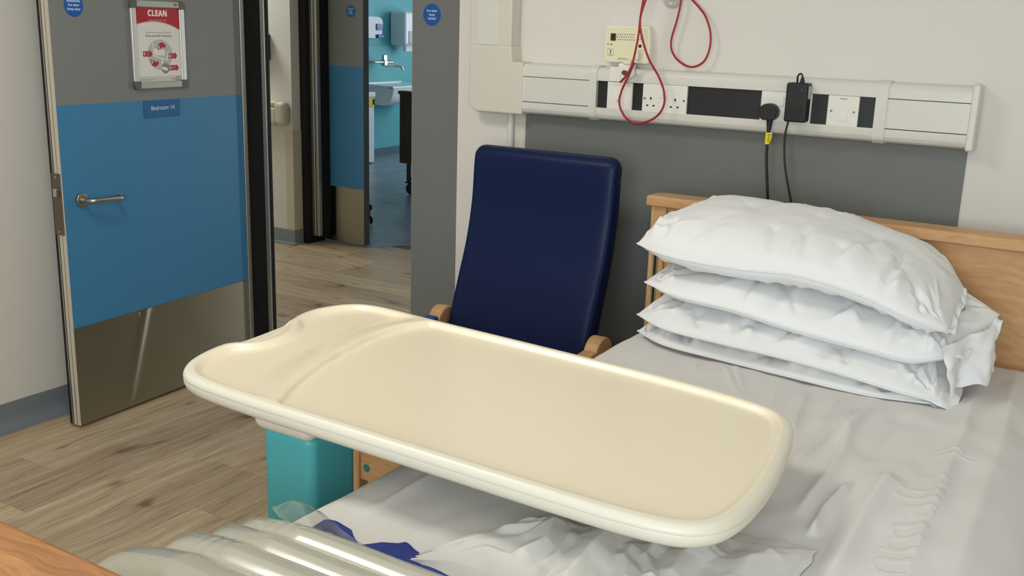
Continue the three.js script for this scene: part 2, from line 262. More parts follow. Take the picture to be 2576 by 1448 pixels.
// snap frame with the hand hygiene poster
{
  const pf = thing('poster_frame', 'aluminium snap frame with a red and white CLEAN hand hygiene poster', 'poster', [-1.8507, 0, -0.2], 93.45 * D);
  const x0 = -0.602, x1 = -0.337, y0 = 1.246, y1 = 1.572, w = 0.026, al = M('#d9d9d4', 0.35, { metalness: 0.6 }), cor = M('#5d5d5b', 0.5);
  const poster = canvasTex(840, 1080, (c, W, Hh) => {
    c.fillStyle = '#e9e6de'; c.fillRect(0, 0, W, Hh);
    c.fillStyle = '#b0121c'; c.beginPath(); c.moveTo(0, 0); c.lineTo(W, 0); c.lineTo(W, 330); c.quadraticCurveTo(430, 130, 0, 262); c.closePath(); c.fill();
    c.strokeStyle = '#d9b6b4'; c.lineWidth = 5; c.beginPath(); c.moveTo(W, 322); c.quadraticCurveTo(430, 122, 0, 254); c.stroke();
    c.textAlign = 'center'; c.fillStyle = '#fdf6f2'; c.font = '900 118px sans-serif'; c.fillText('CLEAN', W / 2, 130);
    c.font = '34px sans-serif'; c.fillStyle = '#e4a8a6'; c.fillText('keep your hands clean', W / 2, 198);
    c.fillStyle = '#55504c'; c.font = '30px sans-serif'; c.fillText('Help prevent the spread of infection,', W / 2, 374);
    c.fillStyle = '#242120'; c.font = 'bold 38px sans-serif'; c.fillText('follow the WHO 5 Moments', W / 2, 424);
    c.fillStyle = '#c3c0b8'; c.beginPath(); c.ellipse(430, 680, 240, 220, 0, 0, 7); c.fill();
    c.strokeStyle = '#f2f0ea'; c.fillStyle = '#eceae4'; c.lineWidth = 14; // bed outline
    c.beginPath(); c.moveTo(300, 500); c.lineTo(318, 700); c.lineTo(560, 760); c.lineTo(590, 640); c.stroke(); c.fillRect(330, 610, 190, 80); c.fillRect(318, 590, 60, 60); c.fillRect(450, 740, 26, 120);
    c.fillStyle = '#8b8882'; c.beginPath(); c.arc(520, 880, 78, 0, 7); c.fill(); c.fillStyle = '#eceae4'; c.beginPath(); c.ellipse(510, 885, 66, 24, 0.25, 0, 7); c.fill();
    const arrow = (x, y, n, l) => { c.fillStyle = '#b0121c'; c.beginPath(); c.moveTo(x, y - 38); c.lineTo(x + l - 44, y - 38); c.lineTo(x + l - 44, y - 54); c.lineTo(x + l, y); c.lineTo(x + l - 44, y + 54); c.lineTo(x + l - 44, y + 38); c.lineTo(x, y + 38); c.closePath(); c.fill(); c.fillStyle = '#fff'; c.font = '900 58px sans-serif'; c.textAlign = 'left'; c.fillText(n, x + 10, y + 21); c.fillStyle = '#d98a88'; for (let i = 0; i < 3; i++) c.fillRect(x + 54, y - 20 + i * 17, l - 118, 6); };
    arrow(110, 668, '1', 178); arrow(592, 700, '4', 170); arrow(590, 874, '5', 196);
    const curl = (x, y, n, up) => { c.fillStyle = '#b0121c'; c.beginPath(); c.moveTo(x, y + (up ? 60 : -60)); c.lineTo(x, y); c.quadraticCurveTo(x + 60, y + (up ? -90 : 90), x + 150, y + (up ? -10 : 10)); c.lineTo(x + 140, y + (up ? 40 : -40)); c.quadraticCurveTo(x + 90, y, x + 60, y + (up ? 40 : -40)); c.closePath(); c.fill(); c.fillStyle = '#fff'; c.font = '900 56px sans-serif'; c.textAlign = 'left'; c.fillText(n, x + 10, y + (up ? 40 : 0)); };
    curl(396, 552, '2', true); curl(248, 804, '3', false);
    c.fillStyle = '#cfccc4'; c.fillRect(0, 990, W, 90); c.fillStyle = '#8d8a84'; c.fillRect(40, 1030, 290, 6); c.fillRect(40, 1044, 180, 5); c.fillStyle = '#5d5a56'; c.fillRect(720, 1004, 76, 9); c.fillRect(630, 1030, 166, 9); c.fillRect(700, 1052, 96, 8); c.fillRect(730, 1066, 66, 6);
  });
  mesh('backing', bx(x0 + 0.004, x1 - 0.004, y0 + 0.004, y1 - 0.004, 0.0004, 0.006), M('#d8d6d0', 0.6), pf);
  mesh('poster', new THREE.PlaneGeometry(x1 - x0 - 2 * w + 0.006, y1 - y0 - 2 * w + 0.006).translate((x0 + x1) / 2, (y0 + y1) / 2, 0.0066), M('#ffffff', 0.5, { map: poster }), pf);
  mesh('frame_rail', rb(x0, x0 + w, y0 + w, y1 - w, 0.0004, 0.013, 0.005), al, pf); mesh('frame_rail', rb(x1 - w, x1, y0 + w, y1 - w, 0.0004, 0.013, 0.005), al, pf);
  const top = mesh('frame_rail', rb(x0 + w, x1 - w, y1 - w, y1, 0.0004, 0.013, 0.005), M('#b4b4ac', 0.45, { metalness: 0.4 }), pf); mesh('frame_rail', rb(x0 + w, x1 - w, y0, y0 + w, 0.0004, 0.013, 0.005), M('#b4b4ac', 0.45, { metalness: 0.4 }), pf);
  mesh('maker_mark', new THREE.PlaneGeometry(0.017, 0.009).translate(x1 - w - 0.02, y1 - 0.012, 0.0134), M('#b5503f', 0.5), top);
  for (const [cx, cy, a] of [[x0, y0, 0], [x1, y0, 1], [x1, y1, 2], [x0, y1, 3]]) {
    const s = new THREE.Shape(); const k = w + 0.002; s.moveTo(k, 0); s.lineTo(0.016, 0); s.absarc(0.016, 0.016, 0.016, -Math.PI / 2, -Math.PI, true); s.lineTo(0, k); s.lineTo(k, k); s.closePath();
    const g = new THREE.ExtrudeGeometry(s, { depth: 0.011, bevelEnabled: true, bevelSize: 0.0015, bevelThickness: 0.0015, bevelSegments: 2 }); g.rotateZ(a * Math.PI / 2); g.translate(cx, cy, 0.002); mesh('corner', g, cor, pf);
  }
}
// closed half leaf
{
  const h = structGroup('door_2', 'closed narrow grey half leaf of the bedroom doorway');
  mesh('door_core', bx(-0.958, -0.56, 0.012, 2.05, -0.252, -0.2), mDoorGrey, h);
  mesh('edge_strip', rb(-0.962, -0.956, 0.012, 2.05, -0.25, -0.2005, 0.001), mAlu, h);
  const s = mesh('door_sticker', stickerGeo(0.040).translate(-0.87, 1.552, -0.1992), M('#ffffff', 0.35, { map: stickerTex(['Fire door', 'keep', 'locked']) }), h); s.userData.label = 'round blue sticker reading Fire door keep locked';
}

// ------------------------------------------------------------------ doorway across the corridor
{
  const t = structGroup('trim_2', 'black door frame across the corridor with aluminium strips');
  mesh('frame_post', bx(-3.52, -3.41, 0.0, 2.1, -2.44, -2.26), mBlack, t);
  mesh('frame_post', bx(-2.08, -2.02, 0, 2.1, -2.44, -2.26), mBlack, t);
  mesh('frame_head', bx(-3.52, -2.02, 2.04, 2.1, -2.44, -2.26), mBlack, t);
  mesh('guard_strip', rb(-3.412, -3.378, 0.05, 2.04, -2.36, -2.30, 0.006), mAlu, t);
  mesh('guard_strip', rb(-3.376, -3.35, 0.05, 2.04, -2.345, -2.305, 0.006), mAlu, t);
  mesh('finger_guard', bx(-3.41, -3.335, 0.04, 2.04, -2.43, -2.35), mRubber, t);
  mesh('guard_strip', rb(-3.40, -3.375, 0.05, 2.04, -2.405, -2.39, 0.003), mAlu, t);
  const h = structGroup('door_3', 'half leaf across the corridor, grey above blue above steel');
  mesh('door_core', bx(-3.40, -3.03, 0.012, 2.04, -2.46, -2.411), M('#4b4c4d', 0.6), h);
  mesh('upper_panel', bx(-3.37, -3.035, 1.223, 2.04, -2.411, -2.409), mDoorGrey, h);
  mesh('blue_panel', bx(-3.37, -3.035, 0.4, 1.223, -2.411, -2.4088), mDoorBlue, h);
  mesh('kick_plate', uvm(bx(-3.37, -3.035, 0.014, 0.4, -2.411, -2.408), 'x'), mSteel, h);
  const s = mesh('door_sticker', stickerGeo(0.04).translate(-3.139, 1.58, -2.4075), M('#ffffff', 0.35, { map: stickerTex(['Fire door', 'keep', 'locked']) }), h); s.userData.label = 'round blue sticker on the leaf across the corridor';
}
// corridor wall fittings
{
  const s = new THREE.Shape(); s.moveTo(0, 0.82); s.lineTo(0.05, 0.82); s.quadraticCurveTo(0.07, 0.825, 0.07, 0.85); s.lineTo(0.07, 0.925); s.quadraticCurveTo(0.068, 0.932, 0.05, 0.934); s.lineTo(0.042, 0.937); s.quadraticCurveTo(0.06, 0.95, 0.062, 0.965); s.quadraticCurveTo(0.055, 0.978, 0.03, 0.978); s.lineTo(0, 0.975); s.closePath();
  const hr = thing('handrail', 'cream bumper handrail on the corridor wall', 'handrail');
  const g = new THREE.ExtrudeGeometry(s, { depth: 3.5, bevelEnabled: false, curveSegments: 8 }); g.rotateY(-Math.PI / 2); g.scale(1, 1, 1); g.translate(-3.56, 0, -2.18); mesh('rail', g, mCream, hr);
  mesh('end_cap', rb(-3.57, -3.475, 0.82, 0.978, -2.18, -2.106, 0.03, 5), mCream, hr);
}
{
  const cg = thing('corner_guard', 'cream corner protector below the corridor handrail', 'corner guard');
  mesh('guard_face', rb(-3.53, -3.461, 0.1, 0.785, -2.182, -2.174, 0.003), mCream, cg);
  mesh('guard_return', rb(-3.466, -3.458, 0.1, 0.785, -2.26, -2.174, 0.003), mCream, cg);
}
{
  const gd = thing('gel_dispenser', 'dark blue dispenser on the corridor wall above the handrail', 'dispenser');
  const s = new THREE.Shape(); s.moveTo(0, 1.25); s.lineTo(0.03, 1.25); s.lineTo(0.085, 1.35); s.lineTo(0.075, 1.385); s.lineTo(0.03, 1.41); s.lineTo(0, 1.41); s.closePath();
  const g = new THREE.ExtrudeGeometry(s, { depth: 0.1, bevelEnabled: true, bevelSize: 0.004, bevelThickness: 0.004, bevelSegments: 2 }); g.rotateY(-Math.PI / 2); g.translate(-3.652, 0, -2.176); mesh('housing', g, M('#14165c', 0.4), gd);
  mesh('nozzle', rb(-3.73, -3.70, 1.235, 1.25, -2.16, -2.13), mBlack, gd);
}
function ceilingPanel(name, label, x, y, z, glow) {
  const t = thing(name, label, 'ceiling light');
  mesh('frame', merge([bx(x - 0.32, x + 0.32, y, y + 0.03, z - 0.32, z - 0.295), bx(x - 0.32, x + 0.32, y, y + 0.03, z + 0.295, z + 0.32), bx(x - 0.32, x - 0.295, y, y + 0.03, z - 0.295, z + 0.295), bx(x + 0.295, x + 0.32, y, y + 0.03, z - 0.295, z + 0.295)]), mWhitePlastic, t);
  mesh('diffuser', bx(x - 0.295, x + 0.295, y + 0.012, y + 0.03, z - 0.295, z + 0.295), M('#ffffff', 0.6, { emissive: glow, emissiveIntensity: 2 }), t);
}
ceilingPanel('ceiling_light', 'square lit panel in the bedroom ceiling', -0.55, 2.57, 1.65, WARM);
{
  const t = thing('downlight', 'small round downlight in the corridor ceiling by the bedroom door', 'ceiling light');
  const ring = new THREE.TorusGeometry(0.085, 0.012, 10, 36); ring.rotateX(Math.PI / 2); ring.translate(-0.15, 2.492, -1.3); mesh('trim_ring', ring, mWhitePlastic, t);
  mesh('lens', cyl(0.08, 0.08, 0.01, 32).translate(-0.15, 2.49, -1.3), M('#ffffff', 0.5, { emissive: NEUTRAL, emissiveIntensity: 3 }), t);
}
ceilingPanel('ceiling_light', 'square lit panel in the corridor ceiling further along', -4.4, 2.47, -1.75, NEUTRAL);

// ------------------------------------------------------------------ room across the corridor
struct('wall_far_left', bx(-6.25, -6.1, 0, 2.6, -8.4, -2.42), mTeal, 'teal wall with basin in the room across the corridor').userData.category = 'wall';
struct('wall_far_right', bx(-1.2, -1.05, 0, 2.6, -8.4, -2.42), mWall, 'right wall of the room across the corridor').userData.category = 'wall';
struct('wall_far_end', merge([bx(-6.1, -4.9, 0, 2.6, -8.5, -8.35), bx(-2.3, -1.2, 0, 2.6, -8.5, -8.35), bx(-4.9, -2.3, 0, 0.8, -8.5, -8.35), bx(-4.9, -2.3, 2.4, 2.6, -8.5, -8.35)]), mWall, 'window wall of the room across the corridor').userData.category = 'wall';
struct('ceiling_far', bx(-6.25, -1.05, 2.6, 2.7, -8.5, -2.42), mCeil, 'ceiling of the room across the corridor').userData.category = 'ceiling';
{
  const s = new THREE.Shape(); s.moveTo(-6.1, 2.43); s.lineTo(-3.4, 2.43); s.lineTo(-3.02, 2.43); s.lineTo(-2.825, 2.667); s.lineTo(-2.4, 2.75); s.lineTo(-1.2, 2.75); s.lineTo(-1.2, 8.35); s.lineTo(-6.1, 8.35); s.closePath();
  const g = new THREE.ExtrudeGeometry(s, { depth: 0.003, bevelEnabled: false }); g.rotateX(-Math.PI / 2); g.translate(0, -0.0022, 0);
  struct('floor_far', uvm(g, 'z', [0, 0], 0.8), M('#c2cad8', 0.34, { map: plankTex(14, [200, 204, 206], [130, 134, 138], 4) }), 'grey vinyl floor of the room across the corridor').userData.category = 'floor';
  struct('floor_far_base', bx(-6.1, -1.2, -0.05, -0.003, -8.35, -2.9), M('#6b6b6b', 0.8), 'slab of the room across the corridor').userData.category = 'floor';
  struct('baseboard_far', bx(-6.1, -6.085, 0, 0.09, -8.35, -2.45), M('#56707e', 0.5), 'blue grey skirting along the teal wall');
  struct('trim_3', bx(-6.1, -6.0975, 1.255, 1.261, -8.35, -2.45), M('#3f8f98', 0.5), 'fine joint line across the teal wall');
  const w = structGroup('window_2', 'window of the room across the corridor'), fr = M('#eceae4', 0.4);
  for (const x of [-4.9, -3.63, -2.36]) mesh('window_frame', bx(x, x + 0.06, 0.8, 2.4, -8.44, -8.38), fr, w);
  for (const y of [0.8, 2.34]) mesh('window_frame', bx(-4.9, -2.3, y, y + 0.06, -8.438, -8.382), fr, w);
  for (const x of [-4.84, -3.57]) mesh('pane', bx(x, x + 1.21, 0.86, 2.34, -8.413, -8.407), M('#ffffff', 0.02, { transmission: 1, thickness: 0 }), w);
}
{ // soap dispenser
  const t = thing('soap_dispenser', 'grey and white soap dispenser with blue lever on the teal wall', 'dispenser');
  const s = new THREE.Shape(); s.moveTo(-6.0, 1.335); s.lineTo(-6.0, 1.565); s.lineTo(-6.22, 1.565); s.quadraticCurveTo(-6.31, 1.56, -6.315, 1.50); s.lineTo(-6.30, 1.38); s.quadraticCurveTo(-6.29, 1.335, -6.24, 1.335); s.closePath();
  mesh('housing', extrudeX(s, -6.095, -5.995), M('#c9d3d8', 0.35), t);
  mesh('side_cover', rb(-6.09, -5.975, 1.34, 1.56, -6.02, -5.995, 0.008), M('#5f686c', 0.5), t);
  mesh('label', bx(-6.0, -5.983, 1.42, 1.49, -6.29, -6.20), M('#3c5fae', 0.4), t);
  mesh('lever', rb(-6.08, -5.97, 1.335, 1.375, -6.31, -6.2, 0.01), M('#1b2f9e', 0.35), t);
}
{
  const t = thing('towel_dispenser', 'white paper towel dispenser on the teal wall', 'dispenser');
  mesh('housing', rb(-6.095, -5.87, 1.26, 1.63, -6.88, -6.56, 0.03, 4), mWhitePlastic, t);
  mesh('window', rb(-5.885, -5.865, 1.28, 1.42, -6.86, -6.62, 0.008), M('#8b98a8', 0.3), t);
  mesh('towel', rb(-5.99, -5.95, 1.19, 1.262, -6.80, -6.68, 0.004), M('#eef2f5', 0.8), t);
}
{
  const t = thing('wall_tap', 'chrome lever tap on the teal wall above the basin', 'tap');
  const cz = -6.30; let g = cyl(0.026, 0.026, 0.06); for (const z of [-6.10, -6.46]) { const q = cyl(0.028, 0.028, 0.03); q.rotateZ(Math.PI / 2); q.translate(-6.085, 1.075, z); mesh('flange', q, mChrome, t); }
  mesh('pipe', tube([[-6.09, 1.075, -6.10], [-5.98, 1.075, -6.11], [-5.96, 1.075, -6.18], [-5.96, 1.07, -6.44]], 0.016, 30), mChrome, t);
  g = rb(-5.985, -5.935, 1.03, 1.10, cz - 0.03, cz + 0.03, 0.012); mesh('body', g, mChrome, t);
  mesh('lever', rb(-5.975, -5.945, 1.09, 1.155, cz - 0.035, cz + 0.03, 0.008), mChrome, t);
  mesh('spout', tube([[-5.95, 1.035, -6.31], [-5.9, 1.03, -6.40], [-5.85, 1.025, -6.46], [-5.84, 0.985, -6.48]], 0.014, 30), mChrome, t);
}
{
  const t = thing('hand_basin', 'white ceramic hand basin on the teal wall', 'basin');
  const s = new THREE.Shape(); s.moveTo(-6.1, 0.64); s.lineTo(-5.82, 0.62); s.quadraticCurveTo(-5.72, 0.63, -5.69, 0.72); s.lineTo(-5.67, 0.80); s.lineTo(-5.69, 0.815); s.lineTo(-6.1, 0.825); s.closePath();
  const g = new THREE.ExtrudeGeometry(s, { depth: 0.62, bevelEnabled: true, bevelSize: 0.012, bevelThickness: 0.02, bevelSegments: 3, curveSegments: 10 }); g.translate(0, 0, -6.72); mesh('bowl', g, mPorcelain, t);
  mesh('rim', merge([rb(-5.72, -5.655, 0.80, 0.826, -6.75, -6.07, 0.01), rb(-6.1, -5.66, 0.80, 0.83, -6.13, -6.07, 0.01), rb(-6.1, -5.66, 0.80, 0.83, -6.76, -6.70, 0.01)]), mPorcelain, t);
  mesh('upstand', rb(-6.1, -6.06, 0.81, 0.85, -6.75, -6.08, 0.008), mPorcelain, t);
}
{
  const t = thing('waste_bin', 'white waste bin with yellow label beside the far basin', 'bin');
  mesh('body', new THREE.BoxGeometry(0.3, 0.6, 0.26).translate(-5.88, 0.32, -5.70), M('#dfe6f4', 0.4), t);
  mesh('base', bx(-6.0, -5.76, 0, 0.03, -5.81, -5.6), M('#2b3350', 0.5), t);
  mesh('lid', rb(-6.04, -5.715, 0.72, 0.775, -5.845, -5.56, 0.012), M('#e6ecf2', 0.35), t);
  mesh('collar', rb(-6.03, -5.725, 0.615, 0.72, -5.835, -5.57, 0.006), M('#d6c81e', 0.45), t);
  mesh('label', bx(-5.80, -5.7235, 0.64, 0.70, -5.838, -5.80), mBlack, t);
}
{
  const t = thing('far_bed', 'dark wooden bed end with castor in the room across the corridor', 'bed');
  const dw = M('#8a7562', 0.5, { map: woodTex(44, [150, 125, 100], [80, 64, 50], 40, 5) });
  mesh('footboard', uvm(rb(-4.274, -3.35, 0.28, 0.90, -4.44, -4.40, 0.006), 'y'), dw, t); mesh('cap', uvm(rb(-4.285, -3.34, 0.895, 0.925, -4.46, -4.385, 0.01), 'x'), dw, t);
  mesh('leg', merge([rb(-4.215, -4.185, 0.1, 0.3, -4.46, -4.43, 0.004), rb(-4.2, -3.5, 0.12, 0.15, -4.5, -4.46, 0.004)]), M('#2a2d33', 0.5), t);
  const c = cyl(0.055, 0.055, 0.03, 24); c.rotateX(Math.PI / 2).rotateY(0.5); c.translate(-4.15, 0.056, -4.43); mesh('castor', c, mBlack, t);
  mesh('brake_pedal', rb(-4.22, -4.13, 0.1, 0.112, -4.45, -4.41, 0.004), mBlack, t);
  mesh('platform', bx(-4.2, -3.4, 0.4, 0.55, -6.4, -4.46), M('#c8d2de', 0.8), t);
}
{
  const t = thing('door_stop', 'small black and white floor door stop across the corridor', 'door stop');
  const b = cyl(0.03, 0.034, 0.045); b.translate(-3.51, 0.0225, -3.04); mesh('stop_base', b, M('#c9ced2', 0.4), t);
  const r = new THREE.TorusGeometry(0.026, 0.012, 8, 20); r.translate(-3.505, 0.045, -3.03); mesh('rubber_ring', r, mBlack, t);
  const k = new THREE.SphereGeometry(0.026, 16, 10); k.translate(-3.6, 0.115, -3.15); mesh('buffer', merge([k, cyl(0.008, 0.008, 0.11, 8).translate(-3.6, 0.055, -3.15)]), mBlack, t);
}

// ------------------------------------------------------------------ headboard wall: protective panel, trunking, sockets
tag(mesh('wall_panel', bx(-0.329, 1.051, 0.1, 1.245, 0, 0.003), mPanel, scene), 'flat grey wall protection sheet behind the bed', 'wall panel');
{
  const c = thing('conduit', 'slim white conduit running down the wall below the trunking', 'conduit');
  mesh('pipe', cyl(0.011, 0.011, 1.14, 20).translate(-0.383, 0.67, 0.011), mPvc, c);
  mesh('backing', bx(-0.371, -0.334, 0.1, 1.24, 0, 0.002), mPvcWarm, c);
}
{
  const t = thing('dado_trunking', 'cream plastic dado trunking along the headboard wall', 'trunking');
  // profiles in (z, y)
  const prof = (pts, x0, x1, m, name) => { const s = new THREE.Shape(); pts(s); return mesh(name, extrudeX(s, x0, x1), m, t); };
  const topR = (s) => { s.moveTo(0, 1.364); s.lineTo(0.06, 1.364); s.lineTo(0.06, 1.385); s.quadraticCurveTo(0.058, 1.402, 0.04, 1.405); s.lineTo(0, 1.406); s.closePath(); };
  const botR = (s) => { s.moveTo(0, 1.242); s.lineTo(0.04, 1.243); s.quadraticCurveTo(0.057, 1.246, 0.06, 1.262); s.lineTo(0.06, 1.281); s.lineTo(0, 1.281); s.closePath(); };
  prof(topR, -0.314, 1.055, mPvc, 'top_rail'); prof(botR, -0.314, 1.055, mPvc, 'bottom_rail');
  mesh('back_box', bx(-0.314, 1.055, 1.281, 1.364, 0, 0.044), mPvcWarm, t);
  mesh('socket_strip', bx(-0.045, 0.812, 1.2815, 1.3635, 0.044, 0.05), mStrip, t);
  mesh('cover', rb(-0.314, -0.064, 1.2832, 1.3618, 0.044, 0.0592, 0.001), mPvc, t); mesh('cover', rb(0.84, 1.053, 1.2832, 1.3618, 0.044, 0.0592, 0.001), mPvc, t);
  for (const [a, b] of [[-0.314, -0.064], [0.84, 1.053]]) mesh('joint_backing', bx(a, b, 1.2812, 1.3638, 0.0435, 0.05), M('#6d6b62', 0.8), t);
  for (const [a, b] of [[-0.066, -0.04], [0.811, 0.842]]) {
    prof((s) => { s.moveTo(0, 1.239); s.lineTo(0.042, 1.2395); s.quadraticCurveTo(0.061, 1.243, 0.0635, 1.262); s.lineTo(0.0635, 1.386); s.quadraticCurveTo(0.061, 1.405, 0.042, 1.4085); s.lineTo(0, 1.409); s.closePath(); }, a, b, mPvc, 'coupler');
  }
  mesh('end_cap', rb(1.05, 1.07, 1.239, 1.411, 0, 0.065, 0.006), mPvc, t);
  // elbow
  const e = new THREE.Shape(); e.moveTo(-0.523, 1.458); e.lineTo(-0.523, 1.28); e.quadraticCurveTo(-0.522, 1.24, -0.48, 1.238); e.lineTo(-0.312, 1.238); e.lineTo(-0.312, 1.408); e.lineTo(-0.354, 1.408); e.lineTo(-0.358, 1.458); e.closePath();
  const eg = new THREE.ExtrudeGeometry(e, { depth: 0.055, bevelEnabled: true, bevelSize: 0.006, bevelThickness: 0.008, bevelSegments: 3, bevelOffset: -0.006 }); mesh('elbow', eg, mPvcWarm, t);
  mesh('riser', rb(-0.525, -0.362, 1.455, H - 0.001, 0, 0.059, 0.006), mPvcWarm, t);
  mesh('riser_cover', rb(-0.492, -0.41, 1.459, H - 0.003, 0.05, 0.0605, 0.0008), mPvc, t);
}
function flipWinding(g) { const p = g.attributes.position, ix = g.index; if (ix) { for (let i = 0; i < ix.count; i += 3) { const a = ix.getX(i); ix.setX(i, ix.getX(i + 1)); ix.setX(i + 1, a); } } else { for (let i = 0; i < p.count; i += 3) { const a = V(p.getX(i), p.getY(i), p.getZ(i)); p.setXYZ(i, p.getX(i + 1), p.getY(i + 1), p.getZ(i + 1)); p.setXYZ(i + 1, a.x, a.y, a.z); } } }
const PZ = 0.05, PY = 1.3205;
function plate(t, w) { mesh('faceplate', rb(0, w, PY - 0.043, PY + 0.043, PZ, PZ + 0.011, 0.0035, 3), mPlate, t); }
const hole = (x, y, w, h, t) => mesh('pin_slot', bx(x - w / 2, x + w / 2, PY + 0.043 - y - h / 2, PY + 0.043 - y + h / 2, PZ + 0.009, PZ + 0.0114), mBlack, t);
const screw = (x, y, t) => { const g = cyl(0.0033, 0.0033, 0.002, 14); g.rotateX(Math.PI / 2); g.translate(x, PY + 0.043 - y, PZ + 0.0115); const s = mesh('screw', g, M('#9a958a', 0.35, { metalness: 1 }), t); return s; };
{
  const t = thing('dimmer_switch', 'white dimmer switch plate with a round knob below the call button', 'switch', [-0.003, 0, 0]);
  plate(t, 0.086); const g = cyl(0.0085, 0.0095, 0.01, 28); g.rotateX(Math.PI / 2); g.translate(0.037, PY - 0.004, PZ + 0.0155); mesh('knob', g, mRocker, t);
  mesh('marking', bx(0.024, 0.052, PY + 0.033, PY + 0.0355, PZ + 0.011, PZ + 0.0114), M('#c9c5ba', 0.5), t);
}
function doubleSocket(x, label) {
  const t = thing('double_socket', label, 'socket', [x, 0, 0]); plate(t, 0.146);
  for (const [e, l, n] of [[0.029, 0.0185, 0.0395], [0.109, 0.0965, 0.1185]]) { hole(e, 0.043, 0.0045, 0.0085, t); hole(l, 0.0645, 0.007, 0.0045, t); hole(n, 0.0645, 0.007, 0.0045, t); }
  screw(0.009, 0.044, t); screw(0.137, 0.044, t);
  for (const a of [0.056, 0.0705]) { const s = mesh('rocker_switch', rb(a, a + 0.0125, PY + 0.0035, PY + 0.031, PZ + 0.009, PZ + 0.0145, 0.002), mRocker, t); s.rotation.x = 0; }
  return t;
}
doubleSocket(0.118, 'empty white double socket with three-pin slots beside the dimmer');
doubleSocket(0.491, 'white double socket holding the black plug and adapter');
{
  const t = thing('fused_spur', 'white fused connection plate with a fuse flap, right of the adapter', 'switch plate', [0.682, 0, 0]);
  plate(t, 0.086); screw(0.012, 0.043, t); screw(0.074, 0.043, t);
  mesh('fuse_flap', rb(0.0285, 0.0575, PY - 0.0275, PY - 0.0105, PZ + 0.009, PZ + 0.0128, 0.003), mPlate, t);
  mesh('marking', bx(0.033, 0.053, PY + 0.034, PY + 0.0355, PZ + 0.011, PZ + 0.0114), M('#4b4a46', 0.5), t);
}
{
  const t = thing('power_plug', 'round black mains plug with cable and yellow tag', 'plug');
  const s = new THREE.Shape(); s.moveTo(-0.012, -0.022); s.lineTo(0.012, -0.022); s.quadraticCurveTo(0.027, -0.018, 0.0265, 0.004); s.quadraticCurveTo(0.022, 0.024, 0, 0.0245); s.quadraticCurveTo(-0.022, 0.024, -0.0265, 0.004); s.quadraticCurveTo(-0.027, -0.018, -0.012, -0.022);
  const g = new THREE.ExtrudeGeometry(s, { depth: 0.026, bevelEnabled: true, bevelSize: 0.003, bevelThickness: 0.004, bevelSegments: 3, bevelOffset: -0.003, curveSegments: 10 }); g.translate(0.524, 1.306, 0.066); mesh('body', g, M('#151515', 0.5), t);
  mesh('strain_relief', cyl(0.0095, 0.0055, 0.032, 14).translate(0.529, 1.27, 0.082), M('#151515', 0.55), t);
  mesh('cable', tube([[0.529, 1.281, 0.085], [0.529, 1.247, 0.085], [0.529, 1.216, 0.085], [0.531, 1.173, 0.085], [0.538, 1.116, 0.085], [0.546, 1.05, 0.082], [0.56, 0.9, 0.06], [0.57, 0.6, 0.06], [0.6, 0.4, 0.2]], 0.0042, 80), M('#121212', 0.45), t);
  const tg = canvasTex(64, 128, (c) => { c.fillStyle = '#e8d511'; c.fillRect(0, 0, 64, 128); c.fillStyle = '#3a350c'; [[20, 20, 34], [26, 44, 20], [22, 68, 26], [28, 92, 16]].forEach(([x, y, w]) => c.fillRect(x, y, w, 8)); });
  const q = new THREE.Shape(); q.moveTo(-0.0075, 0.0165); q.lineTo(0.0115, 0.0165); q.quadraticCurveTo(0.011, -0.008, 0.003, -0.0165); q.lineTo(-0.0075, -0.0165); q.closePath();
  const tgG = new THREE.ExtrudeGeometry(q, { depth: 0.001, bevelEnabled: false }); { const u = tgG.attributes.uv, p = tgG.attributes.position; for (let i = 0; i < u.count; i++) u.setXY(i, (p.getX(i) + 0.008) / 0.02, (p.getY(i) + 0.017) / 0.034); } tgG.translate(0.531, 1.2325, 0.0895);
  mesh('test_tag', tgG, M('#ffffff', 0.45, { map: tg }), t).userData.label = 'yellow test tag wrapped on the cable';
  mesh('tag_wrap', cyl(0.0055, 0.0055, 0.033, 14).translate(0.529, 1.2325, 0.085), M('#e8d511', 0.45), t);
}
{
  const t = thing('power_adapter', 'black rectangular power adapter with a cable loop in the double socket', 'adapter');
  const m = M('#141617', 0.5);
  mesh('body', rb(0.575, 0.636, 1.285, 1.393, 0.066, 0.106, 0.006, 3), m, t);
  for (let k = 0; k < 7; k++) mesh('vent_rib', rb(0.583 + k * 0.0068, 0.5865 + k * 0.0068, 1.295, 1.33, 0.105, 0.1072, 0.0008), m, t);
  mesh('status_light', bx(0.619, 0.622, 1.372, 1.3765, 0.1055, 0.1064), M('#1d7a4a', 0.4), t);
  mesh('side_label', bx(0.6358, 0.6364, 1.35, 1.385, 0.075, 0.098), M('#c9c9c4', 0.5), t);
  mesh('strain_relief', cyl(0.004, 0.0075, 0.016, 12).translate(0.613, 1.4, 0.088), m, t);
  mesh('loop_cable', tube([[0.613, 1.398, 0.088], [0.612, 1.412, 0.088], [0.606, 1.418, 0.088], [0.599, 1.411, 0.086], [0.597, 1.395, 0.08], [0.597, 1.36, 0.066]], 0.0025, 40), m, t);
  mesh('cable', tube([[0.584, 1.29, 0.085], [0.583, 1.275, 0.088], [0.58, 1.25, 0.09], [0.582, 1.2, 0.09], [0.59, 1.15, 0.09], [0.603, 1.1, 0.088], [0.616, 1.04, 0.08], [0.63, 0.9, 0.06], [0.63, 0.6, 0.06], [0.62, 0.4, 0.2]], 0.003, 80), M('#121212', 0.45), t);
}
